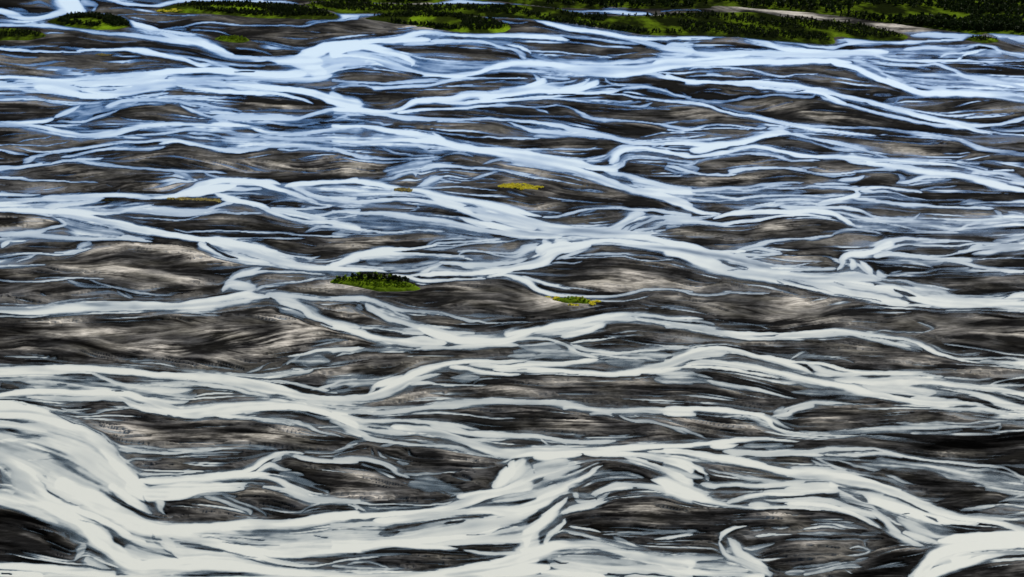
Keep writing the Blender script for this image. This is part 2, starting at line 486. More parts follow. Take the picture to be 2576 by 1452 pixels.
w7 1180,170,24 1350,190,12 1500,195,14 1620,180,14 1720,205,16 1790,245,24 1850,275,24 1950,285,20 2150,285,16 2300,300,14 2400,320,20 2576,350,20
w6 1450,205,16 1550,235,10
w7 2350,310,10 2500,300,8
w8 1250,300,20 1320,330,24 1420,360,24 1550,370,30 1750,380,30 1950,400,40
w4 1350,330,30 1500,330,30 1650,345,30
w5 1450,390,30 1700,390,30 1900,420,20
w7 0,235,14 100,235,14 250,250,14
w6 0,260,14 200,285,14 330,300,20 360,320,20 430,310,14
w5 480,330,16 600,335,10
w9 0,335,30 150,335,30 300,345,40 450,375,50 600,390,50 750,425,60 900,465,60 1050,500,55 1200,530,60 1350,550,60 1500,575,50 1700,600,50 1900,630,40 2050,650,30
w9 700,370,20 800,420,30 900,450,40 1100,485,30 1300,510,40 1500,535,36 1700,570,36 1850,610,36
w7 500,350,10 700,365,14 900,385,14 1100,400,10 1300,405,14 1500,405,16
w9 0,435,40 150,435,30 300,440,30 450,435,40 600,430,40 750,440,40
w6 0,350,20 100,355,14
w6 0,390,14 150,400,10 300,420,14
w7 600,450,24 700,475,30 850,480,30 950,500,30
w8 0,490,24 100,510,20 200,545,20 350,555,20 500,560,16 650,550,20 780,535,16
w7 350,480,20 450,515,14 600,530,14 760,530,10
w5 0,470,8 200,470,8 400,500,8
w6 400,640,50 500,610,40 600,580,40 700,560,30 800,540,20
w6 500,640,30 600,620,30 720,590,14
w6 750,550,14 850,520,16 900,510,20 1000,540,10
w8 650,640,30 720,620,24 850,610,20 1000,625,14 1150,640,10
w8 700,600,14 900,615,10
w6 1080,600,20 1200,570,20 1300,580,20 1450,600,16
w7 1300,600,30 1500,610,40 1650,640,40
w7 1350,505,20 1420,490,16 1550,485,10 1700,485,10 1820,490,10 1900,470,10
w5 1700,570,30 1850,560,30 1980,525,30
w5 1800,600,40 1950,580,30
w9 1990,600,60 2040,560,70 2060,520,70 2120,490,50 2250,490,30 2400,515,30 2576,535,30
w9 2020,640,20 2100,610,16 2105,575,12 2180,555,12 2350,560,10 2576,580,14
w8 2100,510,14 2250,510,14 2400,515,16
w7 2130,440,20 2300,440,16 2576,435,12
w6 2150,590,10 2300,600,10 2450,620,10
w9 2150,430,10 2576,420,8
b8 490,245,8 700,230,16 900,215,30 1100,220,40 1350,240,40 1550,240,30
b8 1560,90,6 1750,95,10 1950,110,24 2050,130,20
b8 1480,150,24 1700,170,30 1950,200,50 2200,230,50 2500,235,40
b8 600,320,20 800,325,30 1100,325,40 1300,360,40 1420,380,10
b8 200,120,10 400,120,10
b8 30,60,30 150,65,40 290,70,10
b8 400,70,14 600,85,24 800,75,30 960,65,20
b8 780,385,8 950,430,24 1200,455,40 1400,460,40 1700,450,40 2000,460,24
b8 350,90,10 550,110,10
b7 100,255,8 230,258,20 400,275,14
b8 20,385,14 150,385,14 300,400,10
b7 680,480,10 800,470,10
b7 250,360,8 200,345,10
b7 650,185,8 800,180,8
t5 1450,260,30 1600,290,40 1750,300,40
t5 700,80,20 900,70,20
t4 1250,440,20 1450,460,20
t5 0,600,60 150,610,50 300,600,40
t5 2100,140,24 2250,150,20
t5 2200,320,30 2350,340,30
t5 700,330,20 900,320,20
t5 1450,515,20 1700,520,20
T 2050 250
w9 150,0,40 350,15,24 500,25,24 700,50,24 900,75,24 1100,95,30 1200,130,30 1300,160,24
w8 500,10,24 700,20,40 900,40,50 1050,60,45 1200,90,40 1350,120,40 1480,155,40 1600,190,50 1750,225,50 1900,260,40 2050,300,40 2200,320,40 2350,310,30 2500,280,40 2576,260,30
w5 800,60,24 1000,90,24 1150,120,24
w8 1100,120,14 1250,155,20 1400,195,24 1550,235,24 1700,270,24 1850,300,24 2000,325,30 2200,345,24 2400,375,14 2576,390,14
w9 1700,210,24 1900,270,30 2050,300,24 2200,350,24 2350,380,14
w5 2350,340,50 2450,350,40 2576,340,50
w9 1600,0,50 1700,40,50 1820,80,50 1950,90,50 2100,100,50 2300,110,40 2576,130,50
w7 1850,70,30 2050,70,24 2250,80,30 2576,110,30
w6 1700,10,20 1800,35,20 1950,45,20 2150,40,16 2350,40,20
w8 2200,0,14 2400,15,20 2576,40,20
w5 1560,150,30 1640,130,24 1750,115,14 1880,110,14
w6 1620,160,14 1680,120,14
w9 0,140,30 150,150,24 300,180,24 400,215,24 500,245,24 650,270,24 800,300,24 950,330,30 1150,350,24 1300,370,24 1450,390,20 1520,400,14
w7 400,190,20 550,230,20 700,260,14
w7 600,245,8 750,280,30 900,310,24 1050,320,20 1250,325,20 1450,330,20 1600,350,24 1750,370,30 1900,385,30 2050,420,30 2200,465,30 2350,500,30 2576,530,30
w7 150,120,14 300,145,24 450,150,20 550,125,24 650,115,20 800,105,14 950,120,20 1050,120,14 1080,90,10
w6 0,60,30 80,90,20 150,110,20
w5 100,60,10 180,110,10 
w5 170,90,8 250,65,8 400,65,8
w8 0,345,14 80,355,14 200,340,24 300,325,14 450,325,14 600,335,14 720,340,24
w5 640,325,20 720,325,20
w8 200,350,10 400,350,10 600,345,10
w8 720,350,30 850,350,30 900,340,24
w9 180,500,60 250,490,60 350,470,50 500,445,40 620,420,40 720,390,40 850,375,40 920,390,24
w9 0,460,24 200,460,30 350,455,24 500,440,30
w9 0,510,30 100,530,30 200,545,30 300,530,40 450,500,40 600,470,40 700,480,40 820,505,40 950,535,36 1100,555,30 1250,550,40 1400,555,40 1550,570,36 1750,590,30 1950,600,24 2100,610,14
w4 50,490,30 150,500,30
w7 0,440,8 200,435,10 400,420,8
w8 900,385,24 1050,410,30 1200,440,30 1350,480,24 1500,520,20 1600,550,16
w6 860,410,14 1000,430,14 1100,460,14 1200,490,24 1350,510,20
w5 1200,480,30 1320,500,40 1420,515,20
w6 700,460,10 850,480,14 1000,510,10 1080,530,8
w8 250,540,10 450,525,10 650,530,16 800,545,14 950,570,14 1100,580,12
w8 1250,560,24 1450,590,30 1600,615,40 1750,635,40 1900,650,30
w7 1550,560,20 1750,575,16 1950,580,14 2200,610,14 2300,640,20
w5 650,520,20 800,530,20
w8 0,590,14 130,600,14 210,595,14 235,570,14 
w6 60,600,20 150,620,20 230,640,20
w8 450,650,20 550,630,20 700,625,24 850,620,16 1000,640,14
w6 850,615,8 1050,628,8
w7 1400,640,20 1550,640,10
w9 2350,650,14 2500,645,16
w7 1540,390,20 1620,375,16
w6 920,370,20 1100,365,10
b8 940,380,10 1150,400,40 1350,430,40 1600,470,60 1900,510,50 2100,530,40
b8 1320,355,10 1500,365,24 1700,390,20
b8 1400,150,8 1550,190,10 1750,250,8
b7 850,100,8 1000,70,10
b6 400,490,10 500,485,10
t6 620,170,30 850,200,40 1050,230,40 1250,265,40 1420,280,30
t7 1650,480,20 1800,510,40 1950,535,30
t6 2080,545,24 2250,540,30
t6 50,180,30 180,195,30
t5 0,250,30 250,250,40 450,270,30
t6 2250,240,40 2450,240,50
t5 600,580,40 800,590,40
t5 300,80,30 500,75,30
t4 1500,60,40 1650,80,30
t4 1050,160,20 1300,190,20
T 0 500
w8 0,40,50 100,40,40 200,15,30 300,0,20
w7 640,0,14 750,10,20 900,25,20 1100,45,20 1250,50,20 1450,62,20 1650,72,10
w6 1250,60,30 1330,90,50 1390,120,30
w7 1480,70,20 1530,90,20 1600,110,20
w7 0,115,24 150,125,24 300,135,16 500,138,10 700,145,6
w4 0,160,8 100,175,6
w5 740,152,4 830,170,6
w6 865,180,12 840,205,14
w8 0,230,40 150,240,24 300,240,14
w8 300,260,40 500,245,50 700,240,50 900,235,40 1100,245,30 1250,240,30
w9 1100,255,30 1250,245,40 1350,215,80 1420,180,80 1500,155,70 1620,125,50 1800,130,50 1950,145,40 2020,160,30
w9 1300,230,70 1400,220,80 1550,190,80 1700,165,60
w8 1550,190,50 1750,200,40 1900,190,30
w8 1650,150,40 1850,150,40 2000,190,36 2150,240,30 2250,270,30 2300,300,20
w9 1800,140,30 1950,180,40 2070,220,24
w9 2050,175,40 2200,160,50 2350,145,40 2576,130,30
w7 2150,200,40 2250,240,40 2350,270,40 2500,275,40 2576,280,40
w8 2100,180,40 2200,220,30 2350,250,20 2576,255,20
w6 2300,180,20 2450,170,20 2576,175,16
w6 2300,220,16 2450,230,14 2576,220,14
w7 0,270,30 150,275,30 300,270,30 500,280,40 700,285,20
w6 0,300,30 150,300,30 300,290,30
w8 300,320,40 450,300,40 600,280,40 750,265,40
w9 0,340,40 150,340,40 300,345,40 450,350,50 600,355,50 750,365,30 900,360,24 1000,325,24 1100,300,16
w9 350,345,40 450,350,60 560,370,60 700,415,55 850,450,60 1000,490,65 1150,510,60 1300,525,50 1450,555,50 1580,590,50 1700,630,50
w9 1450,540,36 1600,560,50 1750,595,50 1900,635,40 2000,656,30
w8 0,355,20 150,360,16 300,370,20 430,405,20 480,440,24 400,460,24 300,480,24 150,500,30 0,530,40
w6 350,370,12 450,395,20 560,430,40 700,470,50 800,500,50 900,520,40
w5 420,400,20 520,460,60 650,500,60 780,520,40
w8 200,510,50 350,525,40 500,545,40 700,555,40 900,560,30 1100,575,14
w8 50,520,40 200,515,40 350,480,16
w8 880,530,40 950,545,30 1050,560,20
w6 100,540,24 0,600,30
w5 50,570,20 200,555,14
w6 580,590,40 550,630,40
w6 400,650,14 550,640,14 660,625,12
w8 900,350,30 1100,360,40 1300,370,30 1450,370,24 1600,355,24 1720,375,16 1800,370,14 1900,360,14
w7 1050,320,30 1250,335,40 1450,345,30 1550,320,20
w8 1480,330,20 1600,300,24 1700,290,30
w8 750,380,14 850,390,12 1000,405,10 1200,410,12 1350,405,12 1450,385,14
w7 1600,360,16 1700,375,10 1800,355,10
w9 1550,230,40 1700,265,40 1850,300,40 1950,345,40 2050,395,36 2150,425,24 2250,430,30 2400,435,30 2576,470,24
w7 1500,230,30 1700,220,20 1900,230,20
w9 1600,270,30 1750,280,40 1850,320,30
w8 1950,330,30 2100,350,40 2250,390,40 2350,410,30 2450,440,30
w6 1900,310,16 2000,275,16 2100,265,12 2200,280,14
w8 1950,320,14 2100,325,20 2250,330,20 2400,315,14
w8 2200,390,24 2350,370,24 2500,350,24 2576,350,24
w8 2250,400,20 2400,400,10 2576,380,10
w6 2150,320,20 2200,310,20
w9 2350,440,30 2450,450,24 2576,490,24
w6 2200,500,40 2300,470,30 2450,480,30 2576,510,30
w8 1250,475,10 1350,490,14 1500,490,12 1700,490,10 1850,495,14 2000,500,16 2150,520,20 2300,530,16 2450,540,14 2576,535,14
w8 1450,530,14 1650,545,14 1850,540,14 2050,550,20 2200,550,20
w6 1700,560,12 1900,555,12 
w6 2400,510,20 2576,500,20
w6 900,430,10 1050,465,14 1200,475,10
w5 1000,540,20 1120,560,20
b9 690,385,8 850,400,30 1000,430,40 1150,440,40 1300,440,40 1500,430,80 1650,430,90 1800,450,50 1860,475,10
b8 1750,380,10 1850,400,40 2000,440,60 2100,460,60 2180,460,40
b8 1050,385,10 1200,390,14 1320,392,8
b8 1700,245,20 1850,245,30 2000,245,24 2060,250,10
b8 2060,285,16 2130,295,30 2200,300,10
b8 600,330,10 700,310,20 800,290,14
b7 700,335,10 830,320,16 920,290,10 990,275,6
b8 1040,290,10 1200,290,20 1400,290,20 1580,280,14
b7 350,390,8 500,400,8 700,460,8 780,480,6
b7 1200,575,10 1350,600,20 1480,630,10
b7 1480,570,10 1560,620,16 1600,650,20
b7 2330,405,10 2400,410,10
b7 2300,215,8 2400,218,14 2500,225,10
b6 150,300,6 300,290,6
b6 0,260,6 150,255,6
b7 1700,345,14 1800,345,14
b7 1400,95,20 1500,95,20
t5 350,60,40 500,70,50 700,100,40
t6 1000,160,40 1200,160,50 1350,140,50
t6 1000,600,40 1200,615,50 1450,650,40
t6 0,480,30 150,430,40 300,420,40 400,430,20
t5 1500,420,40 1700,440,40
t5 1700,30,30 2000,40,40 2300,60,40 2576,60,50
t4 700,640,30 900,630,40
t4 2450,570,40 2576,590,40
t5 2050,475,20 2150,470,24
T 1025 500
w8 650,30,30 720,20,30 850,25,24 1000,35,20 1150,50,14 1300,75,14 1500,110,14 1650,135,12
w6 700,5,14 850,10,14
w6 400,90,30 500,60,40 600,30,40 700,0,30
w6 250,140,20 400,130,20 550,80,20 650,60,20
w6 600,60,30 600,100,30
w6 1000,110,24 1100,85,20 1200,70,14 1300,70,14
w6 1200,60,14 1350,80,20 1500,115,16
w5 1030,145,12 1200,150,8
w9 1300,0,40 1450,15,40 1600,35,50 1750,65,55 1900,110,50 2050,160,50 2200,210,50 2350,245,50 2450,290,40 2576,320,30
w9 1800,40,40 1900,50,40 2030,50,50 2080,25,50
w8 1950,70,40 2100,100,40 2250,140,40 2400,170,40 2576,190,36
w9 2150,190,30 2350,200,40 2576,215,30
w6 2150,140,40 2300,170,40 2400,200,30
w6 2300,240,20 2450,230,30 2576,240,40
w9 2200,190,40 2400,240,40 2576,300,30
w9 0,135,30 150,135,30 300,150,40 400,175,40 500,190,30 650,200,45 800,245,50 950,275,45 1100,300,40 1250,330,40 1400,360,36 1500,385,24
w8 620,170,40 680,140,50 740,110,50 800,95,30
w7 740,110,20 830,130,14 870,130,8
w6 800,95,14 900,105,8
w8 650,175,14 800,175,14 950,180,12 1100,195,12 1200,205,10
w6 0,200,20 150,230,20 300,240,20
w5 0,170,20 150,180,20 300,190,14
w6 100,220,16 300,215,16 450,220,16 600,230,16
w8 0,265,30 150,280,24 300,280,30 450,275,30 600,275,30 750,295,30 850,335,40 950,365,40 1050,400,40 1150,420,40
w7 250,260,20 400,240,20 550,230,20 700,250,20
w9 650,210,30 780,280,50 900,320,60 1000,370,50
w9 1000,295,30 1200,350,60 1350,400,80 1450,440,80 1600,480,80 1800,500,80 2000,515,80 2200,540,70 2350,570,60 2500,610,70
w8 1000,380,40 1150,390,60 1300,420,80 1450,470,80
w9 1050,430,40 1200,460,60 1350,500,60 1500,520,60 1650,530,60
w6 930,330,50 1100,360,60
w8 0,350,20 150,365,20 300,365,30 450,375,36 600,400,40 750,420,40 900,450,40 1050,480,36 1200,505,36 1350,530,36 1500,540,30
w8 900,400,30 1000,430,50 1150,460,60
w6 600,300,16 620,330,16 560,355,14
w6 650,370,8 800,390,12 1000,410,10
w5 0,410,20 200,410,20 350,410,20
w8 0,450,30 100,470,30 250,495,20 400,500,16 600,495,16 800,500,16
w7 0,520,24 150,530,20 280,515,20
w4 200,430,40 400,440,50 600,460,60 800,470,50 1000,500,40 1150,530,30
w6 150,480,12 300,470,10 400,460,10
w5 400,470,8 550,450,8 650,470,8
w8 280,640,30 450,635,24 600,620,24 700,600,20 800,580,24 950,575,20 1050,560,20 1200,545,20
w7 650,600,16 800,555,14 950,550,14
w6 750,620,14 900,610,14 1050,580,14 1250,560,12 1400,555,10
w8 900,650,12 1100,645,12 1300,645,20 1400,610,40 1480,590,40
w9 1520,560,80 1540,600,80 1500,640,70 
w9 1600,560,70 1700,590,50 1850,580,40 2000,570,40 2150,590,50 2300,610,60 2450,640,60
w9 1550,610,60 1650,600,60 1800,590,30
w6 1780,640,20 1850,620,24
w9 1900,500,60 2000,480,60 2080,430,60 2150,390,60 2250,365,50
w8 1500,390,20 1600,395,20 1720,370,24 1850,345,20 2000,340,16 2150,345,24 2300,345,24 2450,360,30 2576,380,40
w5 1750,390,16 1900,350,16
w8 2050,500,30 2150,460,40 2250,420,30 2350,400,24 2500,410,20 2576,400,24
w8 2150,490,30 2280,470,20 2400,430,30 2576,420,30
w9 2150,520,60 2270,520,50 2280,480,30 
w6 2300,490,20 2450,480,12 2576,455,10
w8 1700,490,24 1850,475,20 2000,470,30
w5 1550,250,8 1700,270,10 1900,290,8 2100,300,10
w5 1650,275,10 1850,280,8
w5 1250,205,20 1400,250,10
w7 1400,345,10 1550,355,10 1650,370,14
b8 930,325,10 1000,320,12 1080,330,8
b9 560,365,8 700,370,14 850,372,12
b9 0,575,30 200,560,80 400,560,90 600,550,50 800,540,20 880,540,8
b8 1050,600,8 1200,590,24 1350,580,36 1480,575,20
b8 2280,515,16 2400,520,40 2576,530,70
b7 2100,490,10 2170,440,8 2300,395,10
b7 2270,355,10 2400,380,20 2500,390,14
b7 0,320,20 200,325,24 400,330,24 550,335,14
b7 600,340,14 750,340,24 880,350,14
b8 1500,420,8 1700,430,40 1900,420,60 2080,390,40
b6 1700,560,8 1740,575,8
t6 0,50,50 200,40,60 350,30,30 
t6 1250,30,20 1450,60,30 1600,90,20
t5 1250,140,20 1400,130,24
t6 1200,260,50 1400,310,50 1550,330,30
t6 2300,290,30 2450,320,40 2576,350,30
t5 0,600,40 200,590,50 400,580,40
t4 700,550,20 850,540,16
t5 1550,220,30 1700,220,30
t5 1950,240,40 2150,260,50
t4 900,80,30 1100,70,30
T 2050 500
w8 0,20,16 100,40,24 250,80,16 400,90,14 500,80,14
w6 0,40,20 150,70,20 230,50,30 150,20,24
w8 440,80,20 520,55,20 700,40,20 850,35,14 1000,40,10 1100,42,6
w7 850,40,14 950,60,20 1050,85,20 1150,100,16 1250,100,14 1350,85,14
w7 1330,70,30 1400,60,24 1500,55,20 1650,60,30
w6 1250,130,40 1350,120,40 1420,90,24
w8 1070,160,14 1200,155,16 1320,160,16
w9 1450,0,30 1600,30,36 1750,50,50 1900,75,50 2050,90,45 2200,115,50 2350,150,60 2450,175,50 2576,205,40
w7 1900,0,20 2050,20,16 2200,45,20 2300,80,20
w7 2100,0,20 2250,10,14 
w6 2200,70,20 2400,80,30 2500,110,60 2576,130,40
w6 1650,80,40 1700,120,40 1650,160,30
w7 1650,150,30 1750,140,30 1850,100,30 1950,100,24
w5 1750,170,20 1900,140,20 2050,130,14
w7 1700,160,16 1850,130,16 2000,120,16
w6 1820,200,14 1950,185,14 2100,175,10
w8 0,170,24 100,190,24 250,200,24 400,195,24 550,185,20 700,160,20 850,145,14 1000,140,10
w9 450,200,20 600,205,14 750,180,14 900,180,14 1050,175,14 1250,180,20 1400,190,30 1550,185,20 1700,200,20 1850,215,16
w8 0,205,20 150,225,20 350,240,16 500,265,20 650,255,20 800,240,20 1000,235,14 1150,245,14 1300,235,16
w8 150,255,14 300,270,12 450,275,14 600,265,14
w6 700,165,8 900,160,8
w7 850,180,10 1000,205,10 
w6 300,215,10 500,225,10 650,220,8
w9 1360,200,40 1390,230,50 1300,255,30 1200,275,40 1150,295,50 1080,310,30
w8 1400,210,20 1550,215,20 1650,225,14 1750,250,10 1900,270,8
w7 1400,240,14 1550,250,10 1700,270,8
w8 1350,255,30 1500,275,30 1600,290,30 1750,305,30 1900,315,30 2050,330,20 2200,335,24 2350,335,30
w6 2100,300,24 2200,285,40 2350,275,20 2576,285,24
w7 2150,300,30 2300,285,16 2450,280,16 2576,290,20
w5 2200,310,20 2400,310,20 2576,320,20
w7 2350,350,20 2400,375,30 2430,410,20
w5 2450,360,40 2576,400,40
w9 0,245,30 80,285,40 180,330,36 280,360,30 400,360,30
w8 0,380,30 100,390,40 200,400,40 350,385,30
w9 0,430,36 150,425,36 300,430,30 400,440,30 500,430,30 650,420,30 750,400,24 900,380,24 1050,385,20 1200,400,24
w9 350,400,40 450,370,40 600,360,40 750,355,40 900,360,40 1050,355,40 1200,370,40 1280,410,36 1370,460,24
w9 450,360,30 600,330,24 700,310,20 780,290,14
w8 800,320,40 950,330,40 1100,330,30 1250,330,30 1400,350,24
w8 1250,310,20 1400,345,24 1500,385,20 1650,405,20 1800,400,20
w8 1600,400,16 1750,410,16 1820,360,16
w6 1400,320,10 1450,310,8 
w6 0,470,40 100,460,20
w5 480,430,30 600,425,24
w6 400,455,16 550,460,12 700,440,12
w6 750,300,40 900,280,30 1050,290,24
w6 850,270,16 1000,265,16 1080,300,14
w7 1250,390,14 1400,410,14 1550,440,14 1700,470,14 1850,500,14 2000,500,14 2150,480,14
w6 1300,370,20 1500,420,20 1650,430,20 1800,430,30 2000,450,30
w5 1350,430,40 1550,450,40 1750,450,50 2000,470,50 2200,480,40 2400,450,60 2576,440,60
w7 1350,460,16 1500,485,16 1700,505,14 1900,515,14 2100,505,14
w8 2100,490,20 2180,450,20 2300,430,14 2450,430,16 2576,440,20
w6 2150,460,16 2350,420,12 2500,410,20
w6 1500,500,16 1560,530,16 1620,545,14
w8 1300,656,20 1450,645,24 1530,610,40 1590,570,40 1700,550,20 1850,555,16 2000,565,16 2200,575,14
w6 1500,640,30 1620,625,24 1700,590,24 1850,580,20 2050,600,16 
w8 1600,630,16 1700,590,16 1900,590,12 2100,605,16 2250,585,16 2400,590,20
w8 2100,650,20 2250,620,24 2400,605,24 2576,595,30
w6 2350,570,40 2450,560,40 2576,530,40
w8 500,630,24 600,605,24 750,575,24 900,560,20 1050,545,20 1200,520,16
w6 1180,520,24 1250,495,30 1350,485,24 1430,490,20 1550,515,14
w6 650,610,40 720,640,30 800,656,20
w5 750,590,10 850,600,8
w9 0,575,40 100,600,50 250,625,40 400,640,30 550,640,24
w9 0,620,60 100,640,40
w5 1500,430,10 1700,430,10
b9 0,500,40 150,480,50 350,490,60 550,510,90 750,480,120 950,460,120 1100,440,80 1250,450,40 1350,470,12
b9 250,570,20 450,570,60 600,560,50 750,540,30 950,540,20 1150,500,20
b8 20,130,30 250,140,60 500,140,60 700,120,50 900,110,40 1050,130,10
b8 970,225,10 1100,215,24 1250,205,30 1330,210,20
b8 150,275,8 250,300,24 400,300,40 550,300,30 680,300,8
b8 1330,155,8 1450,130,50 1600,140,40 1650,150,20
b8 1850,215,8 2000,220,40 2200,230,70 2400,240,70 2576,260,30
b8 1950,365,8 2100,375,40 2250,385,50 2370,385,40
b8 1450,310,8 1600,330,30 1750,350,30 1830,350,16
b8 1660,630,8 1850,625,24 2050,625,24 2150,620,10
b8 1400,560,20 1500,590,30 1350,620,40 1150,610,40 900,620,50 750,620,20
b7 1350,520,20 1500,530,20 1700,540,8
b7 880,165,8 960,155,14 1000,150,8
b7 1500,265,6 1650,275,10
b7 250,390,30 350,380,20
b7 560,240,8 700,235,8
t5 100,140,30 350,140,50 500,130,40 700,110,40
t6 700,500,50 850,470,80 950,450,40
t6 450,580,40 550,590,40
t5 100,510,30 300,520,30
t6 0,310,40 100,340,40
t5 2050,240,20 2200,240,40
t4 1080,60,24 1250,60,30
t4 500,10,24 800,10,20
t4 2100,400,20 2250,390,20
T 0 750
w7 0,105,30 100,85,20 250,75,20 400,80,14 500,70,14 600,48,14 660,38,12
w6 0,130,20 80,110,14 180,100,14 260,85,14
w6 130,140,10 180,120,14 240,95,16
w7 0,160,14 100,165,12 250,155,10 330,148,10
w7 540,40,30 580,15,40 650,0,30
w7 0,260,20 100,275,12 250,280,12 400,270,14 500,255,14 600,250,10 750,250,8
w6 250,255,10 400,248,8 600,245,8
w6 480,270,20 560,295,20 680,315,16 800,318,10
w7 640,260,10 740,290,16 840,320,20 960,345,20 1080,365,14 1240,372,8
w5 830,335,20 900,380,20 950,400,20
w5 900,350,20 960,395,20
w4 270,350,10 330,380,14
w5 350,430,14 480,415,14 620,405,10 740,390,8
w9 0,480,60 200,485,60 500,470,70 800,460,70 1100,450,70 1300,445,60 1450,425,70 1600,390,60 1750,370,60 1850,385,50 1950,385,40
w9 1300,465,40 1500,455,40 1700,425,40 1850,400,30
w8 0,530,16 150,525,14 350,510,12
w8 1900,365,30 2050,370,30 2200,385,24 2400,395,24 2576,400,30
w5 2100,360,10 2300,370,10 2450,380,10
w8 1950,385,40 2080,410,80 2180,450,60 2230,510,60 2350,560,50 2450,595,40 2576,635,30
w7 2150,420,60 2250,470,50 2330,530,50 2450,570,40 2576,600,24
w6 2010,440,24 2030,480,30 2120,490,40 2200,530,20
w4 2050,450,60 2150,500,40
w4 1350,490,16 1500,500,14 1600,515,8
w8 1590,340,40 1640,290,60 1720,300,80 1800,320,80 1750,360,50 
w8 1620,310,30 1650,260,30 1720,225,30 1820,200,30 1880,180,40
w6 1650,240,40 1750,200,30 1850,175,24
w8 1700,240,20 1850,210,20 2000,205,20 2200,210,16 2350,225,16
w5 1800,250,60 1780,300,40
w6 1830,340,40 1880,310,20 2000,300,24 2150,290,16 2300,255,14 2380,245,10
w5 1850,350,10 2000,330,10 
w5 1880,240,10 2000,235,14
w9 1450,10,50 1530,40,50 1620,80,50 1720,110,50 1850,140,40 1950,150,40
w9 1600,0,40 1720,40,60 1850,80,60 1950,115,60 2100,155,60 2250,175,50 2400,180,40 2576,190,40
w9 1700,0,40 1850,40,40 2000,85,50 2150,130,40
w8 1850,30,30 2000,75,16 2150,100,14 2230,105,24 2300,90,14
w8 2350,165,30 2450,140,50 2576,110,50
w6 2200,190,30 2400,205,30 2576,215,20
b8 1500,5,10 1560,40,16 1650,90,20 1720,115,10
b7 2000,90,6 2150,125,14 2350,145,20 2450,115,8
b8 1880,240,14 2100,240,24 2300,240,14
t8 900,15,30 1050,15,40 1200,45,50 1350,75,60 1480,100,50 1600,130,50 1750,150,30
t6 1550,170,30 1680,160,40
t7 380,150,14 500,185,24 700,205,50 880,210,50 1000,220,30
t7 1680,455,20 1800,480,40 1950,520,60 2100,570,80 2250,610,90 2400,630,60
t5 1000,330,30 1150,330,20
t5 1200,270,40 1400,280,40
t5 1250,370,40 1400,330,60
t6 2250,420,40 2450,450,60 2576,520,80
t5 2200,330,20 2400,320,30 2576,340,30
t5 200,590,60 400,580,50 560,570,30
t5 1300,520,20 1500,560,40 1600,600,30
t4 650,60,40 850,70,40
t4 700,150,20 880,145,20
t4 100,240,20 250,240,20
t4 500,340,60 650,340,40
k7 650,550,60 900,560,70 1200,560,60
k7 450,170,20 550,230,20 700,245,10
k6 1100,150,40 1400,190,40 1600,220,40
T 1025 750
w9 0,150,50 80,120,50 180,80,60 300,55,50 420,45,40 550,40,30 650,20,24 750,10,20
w9 200,100,40 350,80,40 500,80,30 650,80,20 800,95,20 900,100,16 1000,120,14
w9 0,180,40 150,180,40 300,185,30 400,200,20
w7 300,60,30 500,60,30 
w7 680,40,20 850,30,20 950,10,20
w8 900,90,24 950,65,20 1080,60,16 1200,80,14 1300,85,20 1400,50,30 1480,30,40
w8 780,140,30 900,150,40 1050,150,40 1200,150,40 1300,130,40 1400,95,40
w8 550,230,30 650,210,24 720,180,24 800,150,20
w7 400,200,20 550,190,20 700,170,20 800,140,20
w6 350,180,20 500,165,20 650,150,20 780,130,20
w9 400,220,20 550,245,30 650,265,30 800,260,20 950,258,16 1100,255,16
w9 620,230,40 800,215,40 950,210,40 1100,205,50 1250,190,50 1350,165,60 1480,130,80 1550,80,90 1600,40,100 1650,10,120
w9 1100,240,24 1200,225,24 1300,195,24
w9 600,285,14 700,295,10 750,293,8
w9 1450,60,60 1550,20,60
w9 1600,50,60 1750,30,50 1850,10,40
w8 1600,110,20 1720,75,30 1800,50,20
w7 1500,150,14 1620,130,14 1750,140,10 1800,120,14
w8 1650,105,14 1750,95,12 1900,100,8 2050,90,10 2150,95,10 2250,115,10 2450,120,8
w7 1750,80,10 1900,75,14 2050,75,12 2200,70,10
w9 1100,250,14 1220,235,16 1320,250,40 1400,280,50 1450,320,50 1550,360,40 1700,380,20 1850,380,16
w9 1350,235,20 1480,280,24 1600,310,24 1720,330,14 
w7 1700,385,14 1900,380,24 2050,370,20 2200,345,20 2350,330,16 2470,325,14 2576,345,14
w6 1850,400,12 2000,410,10 2150,410,8 2250,385,14
w8 0,390,24 150,390,30 250,400,30 380,430,30 500,470,30 620,490,20 750,490,12
w8 230,420,40 280,460,60 380,520,60 480,560,50 600,600,50 750,630,40 900,640,30 1030,645,20
w6 180,430,50 230,480,30
w6 400,440,24 480,500,20 560,540,24
w6 620,480,20 740,505,30 870,530,14
w8 750,490,10 830,525,20 1000,560,18 1150,572,14 1350,568,10 1430,570,8
w8 0,575,50 100,610,40 220,640,30
w6 150,595,14 300,605,14 450,620,20 600,640,20
w9 1250,650,40 1400,620,40 1550,590,40 1700,570,50 1850,545,50 2000,520,50 2150,505,24 2300,510,24 2450,525,20 2576,530,30
w8 1450,630,60 1650,600,60 1850,580,60 2000,550,50 2200,540,40
w7 1600,640,30 1800,620,40 1950,590,40
w7 2200,530,30 2350,560,20 2500,600,24 2576,615,30
w7 2300,515,16 2450,540,20 2576,560,20
b8 300,155,8 450,135,30 600,120,40 750,105,20 790,115,8
b8 800,160,16 900,170,20 970,180,8
b8 940,105,10 1050,95,20 1150,110,14
b9 560,355,40 750,310,60 950,320,90 1200,330,90 1350,380,60
b9 1350,210,10 1500,210,60 1700,210,90 2000,200,120 2300,230,120
b8 1550,135,8 1700,160,30
b8 1980,610,30 2150,590,40 2300,620,50 2500,640,30
b7 680,65,8 800,65,8
b7 1700,320,8 1620,310,8
t5 1720,310,30 1900,290,80 2150,280,90 2400,280,60
t5 2200,160,40 2450,160,40
t5 1500,230,30 1700,260,30
